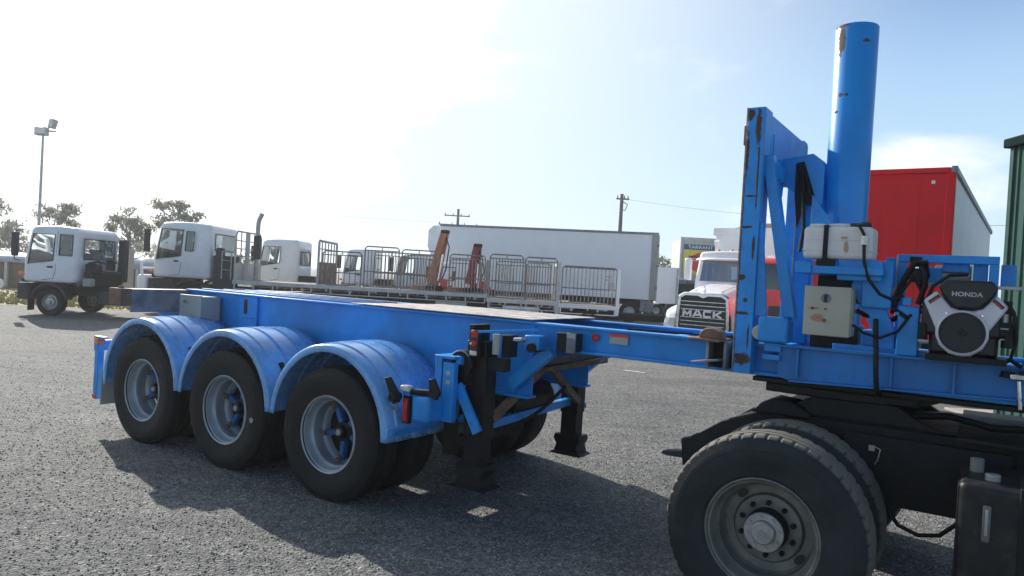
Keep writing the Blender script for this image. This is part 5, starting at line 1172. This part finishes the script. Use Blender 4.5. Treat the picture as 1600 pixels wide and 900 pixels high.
# ------------------------------------------------------------------ green shed
gs_ = empty('green_shed', (7.80, 11.55, 0), 0, label='green corrugated metal shed corner at the right edge', cat='shed')
m = MB(); pts = []
yy = 0.0
while yy > -7.5:
    pts += [(.0, yy), (.0, yy-.13), (-.025, yy-.145), (-.025, yy-.165), (.0, yy-.18)]; yy -= .19
pts += [(.06, yy), (.06, .0)]
m.prism(pts, 'z', .0, 4.3); build('wall_sheet', m, green, gs_, flat=True)
m = MB(); pts = []
xx = 0.06
while xx < 8: pts += [(xx, 0.0), (xx+.13, 0.0), (xx+.145, .025), (xx+.165, .025), (xx+.18, 0)]; xx += .19
pts += [(xx, -.06), (.06, -.06)]
m.prism(pts, 'z', 0, 4.3); build('wall_sheet', m, green, gs_, flat=True)
build('corner_flashing', MB().box(-.035, .06, -.05, .035, 0, 4.3), green, gs_, .004)
build('gutter', MB().box(-.10, .02, -7.6, .10, 4.28, 4.42).box(-.10, 8, .02, .12, 4.28, 4.42), greend, gs_, .02)
build('roof_sheet', MB().add([(-.1, .1, 4.42), (-.1, -7.6, 4.42), (8, -7.6, 5.3), (8, .1, 5.3)], [(0, 1, 2, 3)]), greend, gs_, solid=.03)
tag(build('concrete_apron', MB().box(7.3, 18, 4, 12.1, -.05, .035), concrete, None, .005), kind='structure')

# ------------------------------------------------------------------ poles, wires, light tower
lt = empty('floodlight_tower', (-20.9, 32, 0), 0, label='tall thin steel floodlight pole above the leftmost truck', cat='light pole')
build('pole', MB().cyl((0, 0, 0), (0, 0, 7.0), .075, .045, 12), galv, lt); build('bracket', MB().box(-.05, .55, -.03, .03, 7.0, 7.06).bar((.1, 0, 7.1), (.45, 0, 7.3), .04, .04), galv, lt)
L1 = build('floodlight', MB().box(-.32, .20, -.15, .12, 6.82, 7.18), galv, lt, .04); build('lamp_face', MB().box(-.29, .17, -.16, -.15, 6.90, 7.14), clear, L1)
L2 = build('floodlight', MB().bar((.38, -.05, 7.15), (.50, -.05, 7.55), .26, .25, up=(0, 1, 0)), galv, lt, .04); build('lamp_face', MB().box(.33, .50, -.19, -.18, 7.2, 7.5), clear, L2)
def power_pole(x, y, h, label, arms):
    o = empty('power_pole', (x, y, 0), 0, label=label, cat='power pole')
    build('pole', MB().cyl((0, 0, 0), (0, 0, h), .20, .14, 12), pole_m, o)
    for (z, a0, a1) in arms: 
        A_ = build('cross_arm', MB().box(a0, a1, -.08, .04, z-.06, z+.06), pole_m, o)
        for q in np.linspace(a0+.1, a1-.1, 4): build('insulator', MB().cyl((q, -.02, z+.06), (q, -.02, z+.28), .05, .04, 6), blacktrim, A_)
    return o
power_pole(-6.35, 80, 8.95, 'distant timber power pole with double cross arms above fridge unit', [(8.2, -1.5, 1.3), (7.2, -2.1, 2.2)])
o = power_pole(8.6, 60, 9.15, 'plain timber power pole rising behind the white box trailer', [(8.75, -.45, .6)])
build('stay_bracket', MB().tube([(.15, 0, 8.5), (.5, 0, 8.3), (.3, 0, 7.8), (.1, 0, 7.9)], .04, 6), blacktrim, o)
def cable(a, b_, sag, label, r_=.012):
    a, b_ = Vector(a), Vector(b_); pts = [a.lerp(b_, t_)-Vector((0, 0, 4*sag*t_*(1-t_))) for t_ in np.linspace(0, 1, 25)]
    tag(build('overhead_cable', MB().tube(pts, r_, 5), wire_m, None), label, 'cable')
cable((9.0, 60, 8.75), (26.5, 38, 6.0), .5, 'thin overhead cable from timber pole toward green shed', .010)
cable((-8.2, 80, 7.4), (-48, 66, 8.4), .6, 'thin overhead cable leading left from the distant pole', .009)

# ------------------------------------------------------------------ trees
def gum(x, y, label, blobs, trunk_h, r_=.22, leaves=900, lsz=.16, cat='tree'):
    o = empty('gum_tree', (x, y, 0), 0, label=label, cat=cat, group='gum trees beyond the yard')
    m_ = MB(); top = Vector((0, 0, trunk_h)); pts = [Vector((0, 0, -.2)), Vector((.1, 0, trunk_h*.5)), top]
    m_.cyl(pts[0], pts[1], r_, r_*.75, 8); m_.cyl(pts[1], pts[2], r_*.75, r_*.55, 8)
    B_ = build('trunk', m_, bark, o)
    V = []; Fc = []
    for (bx, bz, br, bh) in blobs:
        by = random.uniform(-1, 1)*br*.5; c0 = Vector((bx, by, bz)); s0 = top.lerp(pts[1], random.random()*.6)
        mid_ = s0.lerp(c0, .5)+Vector((random.uniform(-.3, .3), 0, -.3)); m_ = MB(); m_.cyl(s0, mid_, r_*.35, r_*.22, 6); m_.cyl(mid_, c0, r_*.22, r_*.08, 6)
        for q in range(4):
            e_ = c0+Vector((random.uniform(-1, 1)*br*.8, random.uniform(-1, 1)*br*.6, random.uniform(-.5, .8)*bh)); m_.cyl(mid_.lerp(c0, .6), e_, r_*.10, r_*.03, 5)
        build('limb', m_, bark, o)
        nl = int(leaves*br*bh/1.5)
        ncl = max(6, int(nl/28)); cl = rng.normal(size=(ncl, 3)); cl /= np.linalg.norm(cl, axis=1)[:, None]; cl *= (.45+.55*rng.random(ncl)**.5)[:, None]
        cl = cl*np.array([br, br*.9, bh])+np.array(c0)
        for c_ in cl:
            k = 28; p_ = c_+rng.normal(size=(k, 3))*np.array([.30, .30, .17])*(.6+.25*br)
            d1 = rng.normal(size=(k, 3)); d1[:, 2] -= .8; d1 /= np.linalg.norm(d1, axis=1)[:, None]; d2 = np.cross(d1, rng.normal(size=(k, 3))); d2 /= np.linalg.norm(d2, axis=1)[:, None]
            s_ = lsz*(.6+.8*rng.random((k, 1)))
            q = np.stack([p_-d1*s_, p_+d2*s_*.38, p_+d1*s_, p_-d2*s_*.38], 1).reshape(-1, 3); b0 = len(V); V.extend(q.tolist()); Fc.extend([(b0+4*i, b0+4*i+1, b0+4*i+2, b0+4*i+3) for i in range(k)])
    me = bpy.data.meshes.new('crown'); me.from_pydata(V, [], Fc); me.materials.append(leafm); c_ = bpy.data.objects.new('crown', me); COL.objects.link(c_); c_.parent = o
    return o
gum(-43.0, 60, 'dense grey green tree at the far left edge', [(0, 5.0, 1.3, .9), (1.3, 3.6, 1.3, .9), (-1.2, 5.6, 1.2, .8), (.2, 2.6, 1.8, .8), (1.8, 2.0, 1.4, .8), (-.6, 6.2, .8, .5)], 4.2, leaves=700)
gum(-38.6, 61, 'round topped gum tree just right of the floodlight pole', [(-.9, 5.1, .8, .5), (.3, 4.7, .9, .6), (1.3, 4.9, .7, .8), (.9, 5.6, .6, .35), (.9, 3.9, .8, .5)], 4.0)
gum(-35.5, 66, 'low grey bush line behind the leftmost truck', [(0, 2.6, 1.8, .9), (-2.4, 2.8, 1.6, .9), (2.5, 2.4, 1.8, .8), (-4.2, 2.6, 1.6, .9)], 1.8, leaves=600)
gum(-29.1, 55, 'spreading gum tree between the two left trucks', [(0, 4.7, .75, .55), (.3, 4.0, .95, .5), (-.8, 4.4, .6, .45), (.6, 3.3, .9, .45), (1.1, 3.9, .6, .4), (-1.5, 3.8, .4, .3)], 3.4)
gum(-26.3, 56, 'tall open gum tree above the bull bar truck', [(-.9, 5.9, .65, .4), (.1, 5.6, .8, .4), (1.0, 5.1, .55, .35), (-.3, 4.9, .9, .4), (1.7, 5.0, .45, .3), (-1.2, 4.6, .7, .4), (.6, 5.9, .4, .3)], 4.6)
gum(-24.2, 60, 'low hazy bushes behind the bull bar truck', [(0, 2.2, 2.0, .8), (-3.0, 2.4, 2.0, .8), (2.6, 2.0, 1.6, .7)], 1.5, leaves=600)
gum(14.2, 70, 'small grey tree between box trailer and yellow sign', [(0, 3.8, .9, .6), (-.9, 3.3, .8, .6), (.8, 3.2, .8, .6), (.1, 2.5, 1.3, .6), (-.4, 4.4, .6, .3)], 3.0, leaves=700)
# low buildings and fence at the left
lb = empty('long_low_shed', (-34, 33.5, 0), 0, label='long low shed with pale roof and brown walls behind left trucks', cat='shed')
build('wall', MB().box(0, 17.5, 0, 4, -.3, 1.25), brownwall, lb)
build('roof', MB().add([(-.2, -.3, 1.22), (17.7, -.3, 1.22), (17.7, 2, 1.62), (-.2, 2, 1.62), (-.2, 4.3, 1.22), (17.7, 4.3, 1.22)], [(0, 1, 2, 3), (3, 2, 5, 4)]), roofgrey, lb, solid=.04)
for k in range(12): build('post', MB().box(.3+k*1.5, .42+k*1.5, -.25, -.13, -.3, 1.22), offwhite, lb)
wr = empty('white_barrier', (-22.5, 25.5, 0), 0, label='low white pipe barrier standing on grass at far left', cat='barrier')
build('barrier_rail', MB().cyl((-4, 0, .55), (4.6, 0, .55), .17, .17, 14), whitep, wr)
for k in range(8): build('post', MB().box(-3.8+k*1.15, -3.6+k*1.15, -.06, .06, 0, .5), galv, wr)
build('bottom_rail', MB().box(-4, 4.6, -.05, .05, .08, .2), galv, wr)
gp_ = tag(build('gate_post', MB().box(-.13, .13, -.13, .13, 0, 2.05), concrete, None, .02), 'pale concrete post standing between the two left trucks', 'post'); gp_.location = (-14.75, 28, 0)
# dry grass
grm = mat('dry_grass_blades', (.34, .30, .13), .8, var=.35, vscale=2); drm = mat('dry_grass_ground', (.30, .27, .13), .95, var=.3, vscale=1.2, bump=.8, bscale=30)
m = MB(); gv = [(-60, 24.0), (-15.5, 22.9), (-8, 24.4), (-4, 27.0), (-4, 29), (-60, 60)]
m.add([(x, y, .006) for x, y in gv], [tuple(range(6))]); tag(build('grass_verge', m, drm, None, recalc=False), kind='structure')
V = []; Fc = []
for i in range(9000):
    x = -34+30*random.random(); y = 23.3+max(0, x+15.5)*.14+abs(random.gauss(0, 3.5)); h_ = .05+.10*random.random(); a = random.random()*PI; w_ = .03+.03*random.random()
    b0 = len(V); V += [(x-w_*math.cos(a), y-w_*math.sin(a), 0), (x+w_*math.cos(a), y+w_*math.sin(a), 0), (x+random.gauss(0, .03), y, h_)]; Fc.append((b0, b0+1, b0+2))
me = bpy.data.meshes.new('grass'); me.from_pydata(V, [], Fc); me.materials.append(grm); o = bpy.data.objects.new('grass', me); COL.objects.link(o); tag(o, 'dry yellow grass beyond the gravel at the left', 'grass', kind='stuff')
# painted mark on the yard
tag(build('painted_mark', MB().add([(2.40, 14.97, .006), (2.78, 14.72, .006), (2.80, 14.78, .006), (2.43, 15.04, .006)], [(0, 1, 2, 3)]), whitebox, None, recalc=False), kind='structure')

# ------------------------------------------------------------------ thin haze volume, added to veil far things like lens flare
hz_ = bpy.data.materials.new('added_haze'); hz_.use_nodes = True; _n = hz_.node_tree; _n.nodes.remove(_n.nodes['Principled BSDF'])
_v = _n.nodes.new('ShaderNodeVolumePrincipled'); _v.inputs['Color'].default_value = (.93, .95, .98, 1); _v.inputs['Density'].default_value = .0011; _v.inputs['Anisotropy'].default_value = .45
_n.links.new(_v.outputs[0], _n.nodes['Material Output'].inputs['Volume'])
tag(build('haze', MB().box(-505, 505, -65, 905, -1.0, 10.5), hz_, None, flat=True), 'thin pale haze added over the whole yard', 'haze', kind='stuff')
